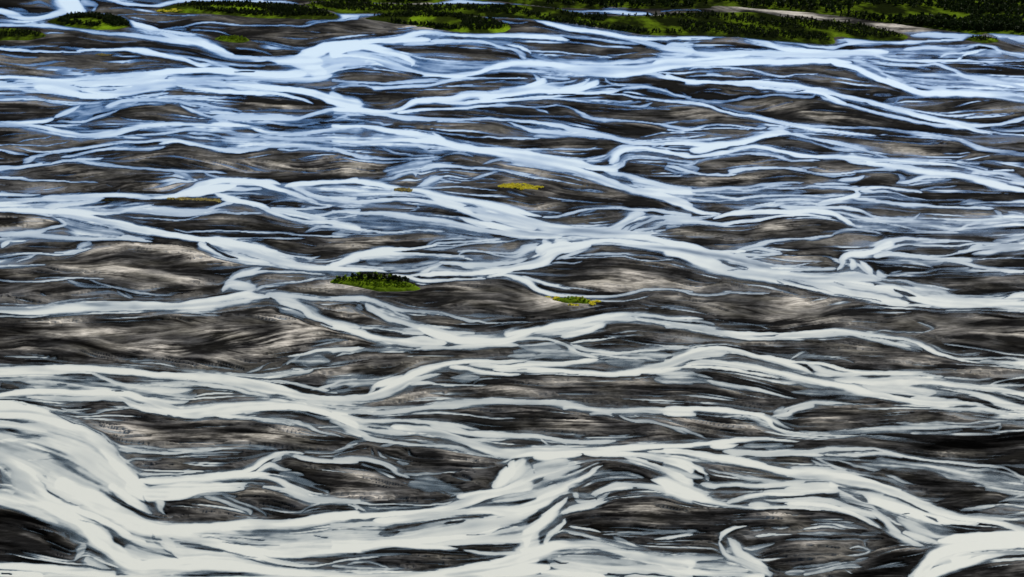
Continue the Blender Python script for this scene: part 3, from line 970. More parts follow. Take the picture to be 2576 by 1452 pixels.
t5 1450,400,30 1700,430,60 1850,450,50
t7 1850,445,30 1900,455,30
t6 1780,480,30 1880,515,30
t5 740,470,8 900,430,8 1050,430,10 1150,445,14
t5 1060,415,10 1110,375,8 1160,368,6
t5 0,480,60 150,510,80 300,560,50
t4 800,320,40 1000,330,40
t4 1200,480,30 1350,480,30
t4 2400,400,40 2576,400,50
t5 2150,480,24 2200,440,30
t6 0,290,20 100,310,24 250,325,20 500,335,16 660,322,10
k7 900,590,20 1200,600,40 1350,610,30
k6 1800,120,30 2100,130,20 2400,140,20
k6 1900,440,20 2100,470,30 2400,470,40
T 2050 750
w9 0,60,90 120,90,80 250,140,70 400,180,80 550,220,60 700,245,60 850,280,50
w9 0,20,60 150,50,60 300,70,60 450,95,50 600,140,60 750,180,60 900,200,50
w8 0,0,60 100,10,40 250,25,20 400,60,14 500,85,14 580,105,14 700,105,10
w9 450,130,30 600,180,60 800,220,70 1000,240,70 1200,245,70 1400,240,60 1550,260,40
w9 100,60,60 300,110,60 450,170,60
w8 480,70,40 600,80,30 750,75,24 830,70,14
w6 550,50,30 650,20,30 700,0,20
w6 620,30,20 740,50,16 780,65,14
w7 750,155,16 900,155,14 1050,140,8
w8 820,190,24 1000,185,24 1150,185,24 1230,180,30
w9 1240,190,60 1270,140,60 1260,110,50 1300,80,50 1400,70,50 1500,60,50 1560,30,60 1620,0,70
w9 1330,100,50 1350,150,60 1330,180,50
w9 1390,110,30 1430,150,50 1460,190,60 1480,230,50
w8 1520,180,50 1540,220,60 1600,240,24
w8 1500,90,60 1600,80,40 1750,90,30 1900,100,24 2050,120,24 2200,150,30 2350,180,30 2576,205,30
w8 1550,60,20 1700,70,16 1900,85,14 2050,80,16 2200,55,20 2350,30,30 2500,30,50 2576,15,40
w8 2200,80,30 2350,60,30 2500,40,30
w7 2000,115,16 2150,120,24 2220,130,30
w6 2180,140,20 2350,170,14 2576,180,14
w6 2250,115,10 2350,110,8 2576,100,10
w7 1550,40,20 1680,10,30
w7 2150,60,30 2250,20,40
w6 1400,110,20 1550,130,16 1750,130,20 1900,170,14 1930,185,10
w6 1690,145,20 1710,180,16 1620,205,20
w6 1600,220,24 1750,215,14 1900,210,20 2000,185,20 2200,175,16
w9 700,245,30 850,285,30 1000,315,24 1150,340,24 1300,365,24 1450,405,24 1600,430,30 1750,440,20 1900,450,20
w9 850,230,60 1000,270,50 1150,300,60 1300,340,60 1450,370,60 1600,410,50 1750,420,50
w8 1150,260,40 1300,290,50 1450,310,60 1600,350,60 1700,385,50
w9 1200,240,20 1400,280,24 1500,290,30
w9 1500,300,40 1650,330,60 1750,370,60 1850,410,60 2000,430,60 2200,430,60 2400,430,60 2576,440,60
w8 1850,390,40 2050,390,40 2250,390,40 2450,390,40 2576,380,50
w7 1650,260,16 1750,280,30 1850,320,40 1950,340,40 2050,370,30
w6 1700,310,20 1800,340,40 1900,370,40
w6 1900,300,30 2000,340,20 2100,365,14 2350,360,20 2450,350,10 
w8 2420,400,30 2520,360,40 2576,350,20
w7 2000,475,14 2250,478,12 2576,485,12
w8 0,325,16 80,325,14 170,360,16 280,378,16 400,370,20 500,350,14 650,355,14 760,350,10
w6 420,345,10 600,350,20 720,345,10
w9 0,525,24 150,530,24 270,540,14
w6 0,570,40 150,590,40 300,600,40
w9 0,560,20 150,600,50 300,630,40 500,645,30 800,645,20 1000,635,24 1200,630,20 1400,640,14
w6 150,545,24 300,570,30 350,590,20
w7 300,545,8 450,565,8 650,595,8 750,610,6
w5 1450,635,10 1700,640,10 1850,635,10 1900,610,20 1850,580,20 1800,560,14
b8 1560,285,8 1650,280,20 1760,290,10
b8 1620,170,30 1750,165,40 1900,180,10
b8 1640,335,8 1700,365,24 1800,385,10
b7 1190,262,6 1280,300,8
b7 405,130,6 500,160,14 600,185,10
b7 450,190,8 600,195,6
b7 800,270,6 850,295,8
b6 900,258,6 1000,270,6
b7 1200,350,6 1400,390,6 1540,415,6
b7 2400,400,6 2480,365,10
b8 2200,130,8 2400,130,24 2576,130,30
b9 1950,270,20 2150,260,60 2350,250,80 2576,270,90
b7 750,170,8 950,170,10 1180,160,14
t5 0,280,50 100,290,40 300,320,40
t4 650,100,40 850,95,60 1050,100,40
t5 800,430,50 1000,430,60 1250,390,40
t5 650,570,30 850,580,60 1100,570,60 1400,560,30
t5 1650,500,50 1800,490,40
t4 50,390,40 120,390,40
t4 30,190,30 120,200,30
t4 1700,580,20 1780,580,20
t4 2100,230,24 2300,250,30
t4 300,500,40 500,430,30
t4 950,480,8 1150,480,10
t4 2250,520,30 2400,560,20
k7 380,590,14 600,620,20 750,635,14
k6 1900,500,60 2200,600,60 2500,540,60
k7 2200,100,30 2500,70,40
T 0 1000
w9 0,320,50 150,315,50 350,305,50 600,310,50 800,325,50 1000,345,50 1200,365,60 1400,380,70 1600,390,70 1750,410,70 1900,440,70 2050,480,70 2200,520,60 2350,535,50 2576,525,60
w9 0,360,40 150,345,40 350,335,40 550,335,20 700,345,16
w8 650,335,24 740,375,40 830,420,40 950,445,40 1100,460,50 1250,475,40 1400,470,30
w9 1500,390,60 1700,410,90 1850,450,90 2000,490,80
w8 1500,440,30 1650,460,30 1800,490,24 1950,520,20
w7 1050,430,30 1250,420,30 1450,430,30 1600,440,30
w6 0,395,20 150,400,24 350,400,30 500,420,40 700,430,40 850,440,40
w6 150,380,20 400,370,30 600,380,30 750,390,30
w7 250,440,40 400,450,30 600,460,30 800,470,20
w9 0,505,40 200,480,50 400,475,50 600,490,60 800,500,60 900,500,50 1000,520,60 1100,545,60 1200,590,60 1300,630,50 1450,640,50
w8 200,510,30 400,525,40 600,530,40 750,530,50 900,540,50
w9 850,520,30 950,570,50 1080,610,40 1200,640,30
w8 900,490,30 1050,520,40 1200,550,40 1300,560,40 1370,550,20
w7 1100,470,40 1250,490,50 1380,520,40 1430,500,20
w6 900,460,40 1100,480,40 1250,500,40
w9 1250,640,50 1400,620,50 1550,595,50 1700,575,50 1850,565,40 2000,565,40 2200,590,50 2350,630,50 2450,656,40
w8 1300,650,20 1600,640,30 1750,625,20
w8 2200,560,20 2400,610,20 2576,630,24
w7 2100,550,20 2300,560,20 2576,560,30
w9 1600,345,12 1750,355,20 1900,365,24 2050,350,24 2200,330,24 2250,305,20
w8 1780,340,20 1880,315,16 1920,290,12
w9 2050,225,14 2150,215,20 2300,195,24 2450,180,30 2576,165,24
w7 2070,290,40 2090,260,40 2150,230,30
w5 2100,260,60 2200,260,60 2300,250,60 2380,260,40
w7 2100,310,20 2180,320,20
w6 2180,250,14 2200,280,14 2230,300,10
w8 1900,405,20 2050,420,24 2200,440,30 2350,470,30 2450,490,30
w8 2250,470,20 2330,450,30 2450,410,20 2576,395,16
w6 2400,490,30 2450,450,30 2530,430,20
w9 2300,0,10 2420,30,20 2576,60,30
w9 0,600,140 120,600,110 250,630,70
w7 450,610,10 550,615,16 680,605,10
w5 700,630,24 850,610,14 980,600,10
w4 100,530,20 250,540,30 400,560,30
w6 350,620,14 450,640,20
w6 470,590,8 600,595,10 
w9 0,550,24 100,545,10 200,570,20 350,640,20
b8 750,365,10 850,385,14 950,400,16
b5 850,400,16 1000,420,20 1150,440,20
b8 400,420,20 480,425,24
b8 520,375,16 620,380,10
b8 0,445,30 70,450,30 150,460,10
b7 80,410,20 230,430,10
b8 500,590,20 700,570,30 850,590,20 1000,605,10
b8 570,650,20 800,640,24 1050,635,20
b8 250,575,30 350,580,30 450,575,30
b7 1450,540,20 1550,540,30 1700,530,40 1900,535,14
b6 1340,580,14 1450,565,10
b8 1780,630,10 1900,640,30 2050,630,24
b8 1920,400,10 2050,385,24 2200,365,24 2400,330,40 2576,290,80
b5 2360,480,20 2450,460,30 2530,440,30
b7 800,478,6 880,482,6
b6 1350,395,6 1430,415,6
b7 2280,570,10 2450,590,20 2576,590,16
t6 300,90,30 500,85,40 750,70,40 950,65,40
t7 1450,50,40 1600,80,50 1750,110,60 1900,130,80 2050,140,90 2200,130,80
t7 2100,60,70 2300,70,80 2500,110,70
t6 1000,180,60 1200,190,70 1350,200,60
t6 700,135,20 850,170,30 1000,190,30
t5 1400,290,40 1600,260,50 1800,220,50 2050,200,40
t4 50,150,40 150,160,60 280,180,60
t4 1550,170,60 1700,180,60
t5 2200,350,20 2400,330,24 2576,300,40
k7 0,60,60 200,40,50 500,20,40
k7 150,120,20 400,130,40 650,150,50 800,200,40 1000,240,30 1080,260,20
k6 1100,90,20 1400,100,20 1700,140,20
k5 0,230,60 300,240,80 600,230,80
T 1025 1000
w9 0,5,40 150,45,50 300,85,50 450,105,50 600,120,50 800,130,50
w9 600,30,60 750,70,80 900,100,80 1050,110,80 1200,110,70 1300,90,60 1400,50,50 1480,15,40
w7 500,40,40 700,60,60 900,80,60
w8 500,100,40 700,110,60
w8 200,20,20 350,30,16 500,55,20 650,70,30
w5 400,100,30 550,140,40 700,150,40
w8 600,165,30 800,160,30 1000,155,30 1200,140,40 1350,140,40
w9 1250,100,20 1400,100,24 1550,105,24 1650,130,30 1700,170,30 1780,210,30 1900,235,24
w6 1350,150,40 1450,160,50 1550,150,50 1640,170,40
w6 1450,180,40 1600,190,30 1680,190,30
w5 1450,50,80 1550,40,80 1700,30,80
w7 1680,30,80 1800,20,60 1950,10,50
w9 1650,80,60 1750,60,50 1850,40,40 1950,15,40
w9 1700,130,14 1800,110,20 1950,100,12 2050,95,10
w6 1980,90,10 2080,90,14 2150,110,14 2250,130,12 2400,150,12 2550,160,14
w9 1700,140,30 1780,170,30 1900,190,24 2050,205,24 2200,185,24 2350,170,14 2500,165,14
w8 1850,205,16 2000,225,20 2150,240,20 2300,245,14
w5 2200,210,50 2350,210,50 2450,230,40
w5 2400,165,20 2550,165,30
w5 1250,230,30 1400,220,40 1550,220,50 1700,220,40
w6 1250,260,24 1400,255,20 1550,225,20
w8 0,190,40 100,180,30 220,165,20
w6 100,190,20 300,180,24 450,175,24 600,180,20
w5 250,140,30 400,150,30 550,170,20
w8 0,240,10 60,215,16 150,200,16
w9 0,540,60 150,530,60 300,510,70 420,470,80 520,400,80 600,340,80 700,310,50 850,285,40 1000,270,36 1200,265,30 1400,265,16
w9 300,450,80 420,410,80 520,360,60
w8 550,430,50 650,420,40 750,420,30
w8 500,400,60 620,380,50 720,350,30 800,345,16
w8 250,490,30 320,440,30 
w5 100,430,60 250,420,60 350,400,60 450,360,40
w6 0,440,40 100,430,20 180,435,16 120,460,14
w6 0,480,20 150,470,20
w6 850,380,30 950,390,60 1050,380,40
w9 850,310,40 950,320,40 1100,350,30 1250,360,24 1350,365,20
w8 700,430,20 900,430,16 1100,432,10 
w6 1000,420,20 1050,395,14 1200,385,8
w9 1000,290,24 1150,300,40 1300,300,40 1500,290,40 1650,280,40 1800,260,40 1900,250,40
w9 1150,325,40 1300,325,40 1450,325,50 1600,330,50 1800,345,40 2000,355,40 2150,345,50 2300,310,60 2420,270,70 2500,220,70 2576,190,70
w8 1380,340,30 1600,340,30 1850,350,30
w9 1600,365,10 1800,370,12 2000,370,14 2200,365,24
w9 2200,350,40 2400,330,30 2500,310,30 2576,290,40
w5 1950,270,60 2100,270,70 2250,270,60
w7 1900,250,20 2050,240,16 2200,245,16 2350,250,14
w7 2300,350,40 2450,360,60 2576,350,40
w5 2300,390,40 2576,400,50
w8 300,640,30 500,620,40 700,590,40 900,570,50 1100,555,50 1300,555,50 1500,560,50 1700,580,50 1900,610,40 2100,620,40 2300,620,50 2576,615,60
w6 650,570,10 850,545,14 1050,545,14
w9 1350,540,14 1500,545,24 1700,560,24
w6 0,580,20 150,600,20 300,610,30 450,600,20 600,590,20
w7 200,630,30 350,610,20
w9 0,630,30 100,650,20
w7 1850,640,20 2000,640,30
b8 260,35,10 330,40,20 420,50,14 500,60,8
b7 580,156,8 650,158,6
b9 0,260,50 200,230,50 400,230,50 650,210,50 900,200,50 1100,195,50 1300,180,24
b8 0,340,60 200,310,60 400,290,50
b8 1440,205,14 1510,200,16
b8 1720,140,10 1850,140,40 2000,140,50 2200,150,30 2350,158,10
b7 1300,335,6 1400,322,6
b7 950,300,10 1000,285,8
b7 1630,150,10 1670,170,14
b8 760,340,6 900,345,10 1050,360,10
b7 1850,60,20 2000,50,50
b9 150,570,14 350,550,30 550,510,60 700,480,60
b9 1200,410,20 1500,450,110 1900,460,130 2300,470,110 2576,490,100
b8 700,490,60 1000,480,60 1300,470,50 1500,490,60
b8 320,615,10 400,610,10
b7 1020,605,14 1200,625,40 1400,620,30 1700,640,24
b5 2520,315,10 2576,310,20
t6 0,80,80 120,90,60 220,105,30
t5 350,550,24 550,530,30 800,510,30
t5 950,480,40 1200,470,50 1400,490,40
t6 1550,420,60 1650,430,60 1750,440,50
t5 1900,490,20 2050,450,20 2180,420,20 2300,440,10
t4 0,360,40 200,330,40
t4 600,260,30 800,240,30
t5 650,480,20 800,500,20
k7 600,470,14 780,475,20
k5 2000,540,40 2400,560,40
k6 1850,150,30 2100,150,30
T 2050 1000
w9 0,15,30 150,20,40 300,45,40 450,65,40 600,85,30 750,95,24 900,105,20 1000,105,16
w7 100,10,24 250,20,30 350,30,24
w9 780,85,30 900,70,30 1050,55,30 1200,40,30 1350,55,30 1500,75,24 1700,100,24 1850,150,30 1980,210,30 2100,250,20 2250,275,16
w8 850,85,30 1000,75,24 1150,70,24 1300,65,20 1450,95,20 1600,120,24 1750,155,30
w5 1500,110,20 1650,150,24 1850,200,20 
w6 1650,120,30 1780,150,40 1850,180,30
w7 1100,100,10 1300,95,10
w6 1900,140,10 2000,190,16 2100,215,12 2250,215,10
w7 2100,245,16 2250,240,20 2400,235,16 2576,255,20
w6 2200,270,20 2350,280,20 2450,300,20 2576,310,24
w7 2250,260,20 2400,265,20 2576,290,24
w6 0,150,14 100,150,8 350,145,6 500,155,8 545,165,20
w6 170,165,14 280,150,6
w9 0,300,60 80,260,70 180,210,70 300,180,50 420,180,40 530,200,40 650,230,40 800,260,40 950,310,40 1050,345,24
w9 150,230,60 300,220,50 450,210,30
w8 0,250,40 60,220,40
w9 150,275,40 300,275,40 450,290,40 650,320,60 850,360,60 1000,390,50 1150,425,50 1300,460,50 1450,490,46 1600,520,44 1750,550,40 1900,570,30 2050,580,30
w9 0,320,40 150,300,30 350,310,20 500,325,24 650,355,20 800,385,16
w7 0,345,20 150,350,20 280,370,16 340,380,14
w5 0,380,40 200,390,40 350,410,30
w7 300,400,40 450,435,40 600,465,30 750,495,24 870,530,14 940,540,10
w9 700,230,20 850,255,24 1000,280,24 1150,300,24 1300,325,24 1450,345,24 1700,350,24 1850,355,20 2000,375,20
w8 1000,290,30 1100,320,40 1250,345,40 1400,350,30
w6 1050,340,40 1180,365,40
w8 1300,320,16 1500,330,14 1650,335,14 1850,345,14
w9 1200,400,30 1350,410,50 1500,410,70 1700,405,70 1900,410,50 2050,430,40 2250,455,40 2450,480,40 2576,500,40
w6 1200,390,40 1300,380,40 1450,375,30
w7 1400,440,60 1600,460,70 1800,480,80 1950,490,70
w8 1750,530,50 1950,550,60 2150,560,30 2350,590,30 2576,630,30
w8 1900,590,20 2100,600,30 2300,600,30 2450,640,30
w8 2050,470,20 2250,510,50 2400,560,50 2576,590,40
w6 1600,370,20 1750,365,30 1850,380,20
w6 2000,380,14 2200,400,14 2350,390,14
w8 2250,450,20 2400,440,20 2576,430,24
w8 2330,440,20 2420,400,20 2500,385,16 2576,375,14
w6 2400,500,14 2576,540,14
w8 900,250,10 960,210,20 1020,190,14 1100,175,8
w5 950,240,8 1150,235,6 1300,255,8 1345,285,10
w4 900,490,30 1020,500,60 1150,510,80 1300,510,70 1450,515,40
w7 860,630,30 950,590,30 1050,565,24 1150,560,20 1300,565,14 1550,575,8
w7 780,640,30 870,640,40
w9 0,610,50 200,610,40 400,620,50 550,630,40 700,640,30
w9 0,640,40 200,650,30
w5 600,390,30 800,410,30 1000,420,20
b9 20,90,40 200,110,50 400,110,40 550,140,20
b9 600,130,20 800,150,80 1000,150,80 1300,170,120 1500,200,120 1800,230,60
b9 0,480,40 200,490,110 450,520,110 700,560,60 850,570,20
b8 500,370,20 700,420,40 850,470,40
b8 1450,550,10 1700,590,24 1950,630,40
b9 950,640,20 1200,620,60 1500,620,60
b8 720,610,30 800,610,20
b7 260,255,8 400,250,10 500,225,20
b7 550,220,10 650,260,10 780,290,8
b7 600,330,8 750,360,10 880,385,8
b8 1540,360,10 1620,358,14
b7 2070,510,20 2150,505,16 2200,500,10
b7 1950,450,8 2080,480,14 2180,500,10
b7 2250,560,10 2400,595,14 2500,610,10
b7 0,230,14 30,225,20
b7 110,310,12 220,315,14
b9 1350,290,10 1600,310,20 1900,320,40 2200,340,70 2500,350,80
b5 0,165,14 150,165,16
t4 50,100,40 250,110,40
t5 400,130,30 550,120,30 800,130,30
t5 550,400,30 700,410,40
t6 700,530,40 820,560,40
t4 1250,160,40 1450,180,40
t5 1650,290,40 1900,300,40
t6 2150,350,30 2300,350,30
t5 2450,80,40 2576,90,60
t3 300,500,40 450,490,40
k6 1300,240,30 1500,250,60 1650,230,50
k7 1950,150,60 2250,170,60 2576,190,60
k5 100,560,30 500,590,30
T 0 1250
w9 0,40,110 150,50,110 300,80,110 450,130,110 580,180,110 700,250,120 790,340,130 850,430,140 920,510,120 1000,580,100 1100,620,90
w9 0,10,40 150,5,40 300,30,40 400,80,40 550,130,40 680,200,40 780,280,40
w8 0,130,80 200,170,80 350,190,60
w8 350,230,60 500,260,80 650,330,100 750,420,110 850,520,120 950,610,130
w5 0,250,60 150,240,60 300,230,60
w7 380,280,120 500,330,140 620,420,150 720,520,150 800,620,150
w7 0,320,60 150,340,50 350,345,50
w9 0,370,80 100,400,80 200,460,80 260,540,80 330,620,80 400,680,80
w8 100,450,120 150,550,150 200,640,150
w7 50,620,140 150,640,140
w5 30,470,80 50,540,80 30,600,60
w8 350,480,140 450,550,160 550,620,180 650,640,160
w6 300,430,60 400,450,80
w9 1050,0,60 1150,30,50 1280,50,50 1400,55,50 1550,40,50 1700,20,50 1900,5,50 2100,5,50 2300,25,50 2420,70,50 2500,110,50 2576,150,50
w9 1550,65,24 1750,75,24 1900,100,24 2050,125,20 2130,140,10
w7 1950,20,20 2150,40,20 2300,80,24 2450,100,24 2576,180,30
w6 1900,90,20 2100,110,24 2250,150,24 2320,185,24 2420,200,16 2500,230,10
w6 2300,150,10 2450,150,14 2576,210,24
w6 2420,15,20 2500,55,20 2576,70,20
w6 450,20,14 550,50,16 680,60,12 800,30,12 900,15,8
w7 850,310,40 950,320,30 1100,340,24 1250,345,20 1400,330,16 1500,320,10
w6 850,285,16 1000,290,16 1200,310,14 1350,300,14 1550,300,14 1750,295,14 1880,310,12
w6 1200,320,20 1400,320,24 1600,305,16
w7 900,400,24 1000,385,16 1150,400,14 1300,390,10 
w6 1300,370,10 1500,360,10
w8 1000,490,30 1150,490,24 1300,485,20 1400,480,14
w6 1300,460,14 1380,450,8
w9 1000,540,80 1150,545,60 1350,530,60 1550,510,60 1700,500,60 1850,490,60 1950,480,40
w9 1600,480,20 1750,465,30 1830,430,50 1890,380,50 1980,340,40 2080,330,24 2180,335,20
w8 1850,470,50 1940,420,60 2000,440,50 2090,455,24
w7 1950,390,40 2030,350,40
w8 2100,350,40 2250,380,40 2400,395,30 2576,395,24
w6 2180,325,16 2350,330,14 2450,315,16 2520,280,16 2576,260,20
w5 2450,290,16 2550,290,14 
w6 1700,300,10 1880,300,14 2000,310,10
w9 1050,620,120 1200,600,90 1350,590,90 1500,580,70 1650,570,50 1780,555,40
w9 1100,640,80 1300,640,60 1450,620,40 1600,610,24 1750,585,20
w8 1800,520,20 1900,500,30 2000,530,40 2100,590,50 2200,645,50
w5 2000,490,40 2150,530,50 2280,590,40 2400,640,30
w6 2000,480,40 2130,490,40 2200,500,30
w6 1400,640,20 1600,640,20 1700,650,10
b9 700,150,50 900,180,120 1150,190,140 1500,180,160 1900,190,150 2250,230,100 2500,245,20
b9 800,60,30 1000,80,60 1200,120,90
b8 1000,430,40 1150,420,50 1300,420,50 1450,430,40
b8 880,365,14 940,370,14
b8 1400,395,40 1600,400,60 1750,380,50 1880,350,20
b6 1050,390,8 1150,380,10
b7 350,40,6 500,105,8 650,165,8 800,270,8
b8 1630,630,8 1800,600,40 1950,610,50 2100,640,30
b8 1790,535,10 1850,550,24
b9 2250,470,60 2400,480,100 2576,520,160
b8 2250,580,40 2450,600,60 2576,620,60
b7 2120,85,20 2250,100,30 2390,125,14
b7 1760,45,8 1900,50,20 2050,50,16 2130,60,10
b3 290,500,14 340,530,14
b7 30,460,20 60,490,24
b3 0,250,20 150,230,20 300,225,14
b3 200,385,8 350,380,10 500,385,8
b3 300,540,8 350,590,14 420,650,20
t7 700,150,40 850,190,60 1000,220,70 1150,240,50
t7 1280,210,40 1400,245,40 1600,250,50 1800,240,60 2000,210,70 2200,210,60
t5 1350,130,50 1550,130,50
t6 1650,100,40 1800,130,30
t6 1950,180,40 2100,170,40
t4 1700,630,60 1900,630,60
t5 2300,560,60 2500,590,80
k8 850,60,30 1000,90,50 1150,140,50 1250,200,40 1300,240,30
k7 750,200,20 850,235,20
k6 1600,110,30 1720,180,30 1850,180,30
k7 2400,250,30 2500,250,20
T 1025 1250
w8 0,55,60 100,90,50 200,115,40 350,115,40 500,110,30 600,115,30 750,130,40 900,140,30 1050,160,20
w8 0,30,30 150,55,30 300,60,30 450,55,24 550,35,24 700,15,24 900,5,24
w7 550,60,16 750,50,16 900,55,14 1100,80,12 1300,90,10
w7 100,140,60 250,160,60 400,180,60 550,200,50
w9 400,150,50 550,160,50 680,165,50 800,190,60 900,235,60 1000,275,60 1120,315,60 1250,350,50
w8 700,140,30 850,160,40 1000,190,50 1150,200,60 1300,210,50 1450,220,36 1600,235,30 1750,250,30 1900,255,40 2050,245,30
w9 1000,175,30 1150,185,20 1300,200,20
w8 950,240,40 1100,245,30 1250,245,20
w7 0,100,40 100,160,40 200,200,40 280,230,30
w8 200,210,40 300,240,40 420,260,30 550,280,24 700,290,20 850,295,24 950,310,20 1050,340,16 1200,370,12
w6 600,250,20 750,280,20 850,285,16
w6 0,320,16 80,290,16 170,245,14 280,245,14
w6 0,345,10 120,320,10 260,300,10 
w6 320,320,20 340,350,20 390,370,14
w6 350,290,30 450,280,24
w5 280,310,20 290,360,16
w5 540,310,20 560,360,16
w8 0,375,30 150,370,40 280,385,40 380,420,40 460,470,30 550,520,20
w6 200,410,24 350,470,24 450,510,24
w6 500,490,24 650,490,20 800,485,14 900,475,10
w5 450,390,40 550,410,40
w4 550,520,40 700,560,60 850,600,60 950,620,60
w4 600,630,40 800,630,40
w5 850,500,30 1000,540,40
w9 1150,330,60 1300,340,70 1500,330,70 1700,325,70 1900,320,60 2100,300,60 2300,285,50 2450,275,40 2576,275,40
w9 1800,350,60 2000,345,60 2200,350,40 2350,380,40 2500,420,50 2576,460,50
w8 2250,330,30 2400,330,40 2576,350,40
w9 2100,370,30 2250,410,40 2350,450,50 2450,490,60 2576,550,70
w9 1300,390,120 1280,450,120 1220,530,130 1150,590,100
w9 1450,370,100 1650,365,60 1800,365,50
w7 1450,440,100 1600,430,80 1750,410,60
w9 900,656,40 1050,630,50 1200,620,60 1320,570,60 1450,510,50 1600,460,40 1700,430,30
w7 1500,530,60 1600,500,60 1700,450,50 1780,420,40
w5 1300,630,60 1450,590,60 1550,540,50 1700,510,40 1800,440,50
w9 1480,660,40 1580,610,60 1700,560,50 1800,510,40 1880,460,40 1940,430,24
w7 1700,580,20 1850,490,20
w6 1830,490,24 2000,485,24 2150,490,20 2250,510,20
w6 1850,530,10 2000,520,14 2200,510,14
w8 1880,650,30 1950,600,40 2050,560,40 2200,560,30 2350,580,50 2450,620,50 2576,640,60
w9 2300,520,50 2400,540,80 2500,590,80 2576,610,70
w9 1650,10,24 1800,15,24 2000,35,30 2250,35,30 2576,30,40
w7 1950,40,24 2020,80,20
w7 2060,70,20 2150,110,20 2300,120,20 2450,155,24 2540,200,20
w6 2180,90,16 2200,70,24 
w6 1980,205,14 2100,210,14 2200,180,10
b8 130,65,8 300,78,14 550,85,30 800,85,30 1000,110,30 1100,155,10
b9 900,110,40 1150,140,60 1400,150,70 1700,160,100 1900,160,100
b9 1050,30,30 1250,50,50 1500,60,60 1750,80,70
b8 1300,240,14 1400,260,30 1500,265,40 1650,275,30 1780,275,20
b9 1820,290,8 1950,280,16 2150,260,24 2400,240,50 2576,230,50
b8 2100,200,20 2300,190,30 2500,190,30
b8 0,260,50 80,250,30
b8 0,180,10 100,210,30 200,230,10
b8 240,345,30 300,355,24
b9 600,330,20 800,350,60 950,370,70 1100,390,60 1230,410,50 1250,440,30
b8 650,420,50 850,430,50 1050,450,40
b7 850,500,20 1050,520,60 1150,520,40
b9 0,500,130 150,510,130 300,540,100 450,600,60 520,640,30
b8 480,380,24 620,410,20
b8 1920,385,10 2050,410,40 2200,450,40 2280,500,20
b6 1850,550,40 1800,600,50 1900,590,30
b8 2000,640,20 2150,605,50 2300,620,50 2420,640,30
b7 2230,380,10 2380,430,16 2500,480,16
b7 2210,325,8 2300,315,10
b7 620,205,8 750,250,20 850,275,14
b6 250,150,10 380,170,14
b6 500,330,24 540,370,30
b6 2060,55,10 2150,70,10
w8 1480,235,20 1560,290,16
w6 1640,245,10 1690,285,10
t6 1550,150,40 1750,120,80 1900,130,80
t4 1250,50,24 1500,60,40
t8 850,390,50 950,385,50 1040,388,24
t5 800,90,10 870,100,10
t6 100,500,60 250,530,80 350,560,50
t5 1950,280,14 2100,265,20 2250,255,16
t4 2250,220,30 2450,210,30
t3 750,340,30 900,340,30
k6 1100,150,16 1300,170,20
k7 650,430,30 850,440,30
T 2050 1250
w9 0,20,40 200,20,40 400,25,40 600,45,40 700,80,40 770,140,30 850,185,30 950,200,24 1100,205,16 1300,210,12 1550,210,8
w7 550,60,30 650,100,30 750,140,30
w7 680,50,40 760,90,40 850,140,24 920,160,14
w8 750,70,20 870,65,24 950,30,30 1050,0,30
w6 780,50,30 850,20,30
w6 950,180,20 1150,185,24 1350,185,40 1550,165,40 1700,160,40 1850,155,50 2000,150,40 2150,155,24 2300,150,20 2400,130,20 2380,165,16 2250,175,10
w6 1650,130,16 1850,135,20 2000,120,14 2150,130,16 2300,110,20 2450,110,16 2576,120,20
w7 1200,185,10 1300,165,10
w5 1750,190,20 1950,190,20 2150,180,20
w5 2200,170,20 2400,180,14 2576,175,14
w5 1900,0,10 2100,5,20 2300,40,20 2450,60,20 2576,70,20
w7 2250,0,20 2400,25,16 2576,40,20
w5 2200,60,10 2400,80,16 2576,95,16
w7 0,140,20 100,160,24 200,195,20 290,230,16
w9 0,285,40 200,275,40 400,265,50 550,245,40 700,240,20 850,250,20 970,265,14
w9 300,290,40 450,290,30 520,280,20
w8 400,320,60 550,340,50 700,350,50 850,340,50 1000,340,40 1150,345,20
w6 550,290,50 700,290,40 850,280,40
w6 700,310,30 850,300,24 920,290,20
w9 0,330,60 150,335,60 300,360,50 450,390,60 600,420,60 750,450,60 900,480,70 1100,500,90 1250,520,100 1400,550,90 1550,590,70 1700,640,60
w8 200,320,30 350,350,30 550,380,30
w9 900,440,50 1100,455,40 1250,475,40 1400,510,40 1550,550,40 1650,600,40 1750,640,30
w9 0,385,24 120,400,40 220,440,40 290,490,40
w7 0,430,60 100,460,60 200,500,60 280,520,40
w9 0,540,100 100,580,80 200,620,70 250,650,60
w9 0,600,60 120,640,60
w8 250,560,40 350,580,40 500,570,40 650,580,40 800,560,40 1000,540,40
w7 300,450,20 450,490,20 600,530,40 750,540,30 900,540,30
w7 280,470,40 320,550,40
w8 850,590,40 1050,580,60 1250,590,50
w9 580,656,40 700,630,40 900,625,30 1100,620,40 1250,610,40
w7 1250,640,30 1400,640,50 1550,640,50
w8 980,325,16 1150,315,24 1350,310,24 1500,305,24 1600,330,24 1750,365,24 1900,390,24 2050,410,24 2200,430,24 2350,435,24 2450,450,24 2576,520,24
w7 1150,340,20 1350,345,20 1550,340,30 1700,370,30
w6 1050,350,40 1200,375,30 1400,375,20
w7 1080,360,20 1150,400,20 1230,440,24 1350,490,14 
w6 1050,380,30 1130,430,24
w7 1230,380,14 1350,420,20 1500,460,24 1620,500,24 1720,540,20 1800,570,10
w5 1500,370,30 1700,410,30 1900,440,30 2050,470,40 2200,520,30 2350,580,30 2450,610,30 2576,640,30
w6 1950,440,20 2100,500,30 2250,550,20 2400,600,24
w6 2150,470,20 2350,460,24 2500,500,24 2576,540,24
w5 2300,560,40 2450,580,50 2576,590,60
w4 1400,420,30 1600,440,40 1800,460,40
w4 1750,560,20 1900,575,14 2150,600,10 2250,570,14
w4 2400,500,14 2576,560,20
w5 1700,620,14 1850,580,10
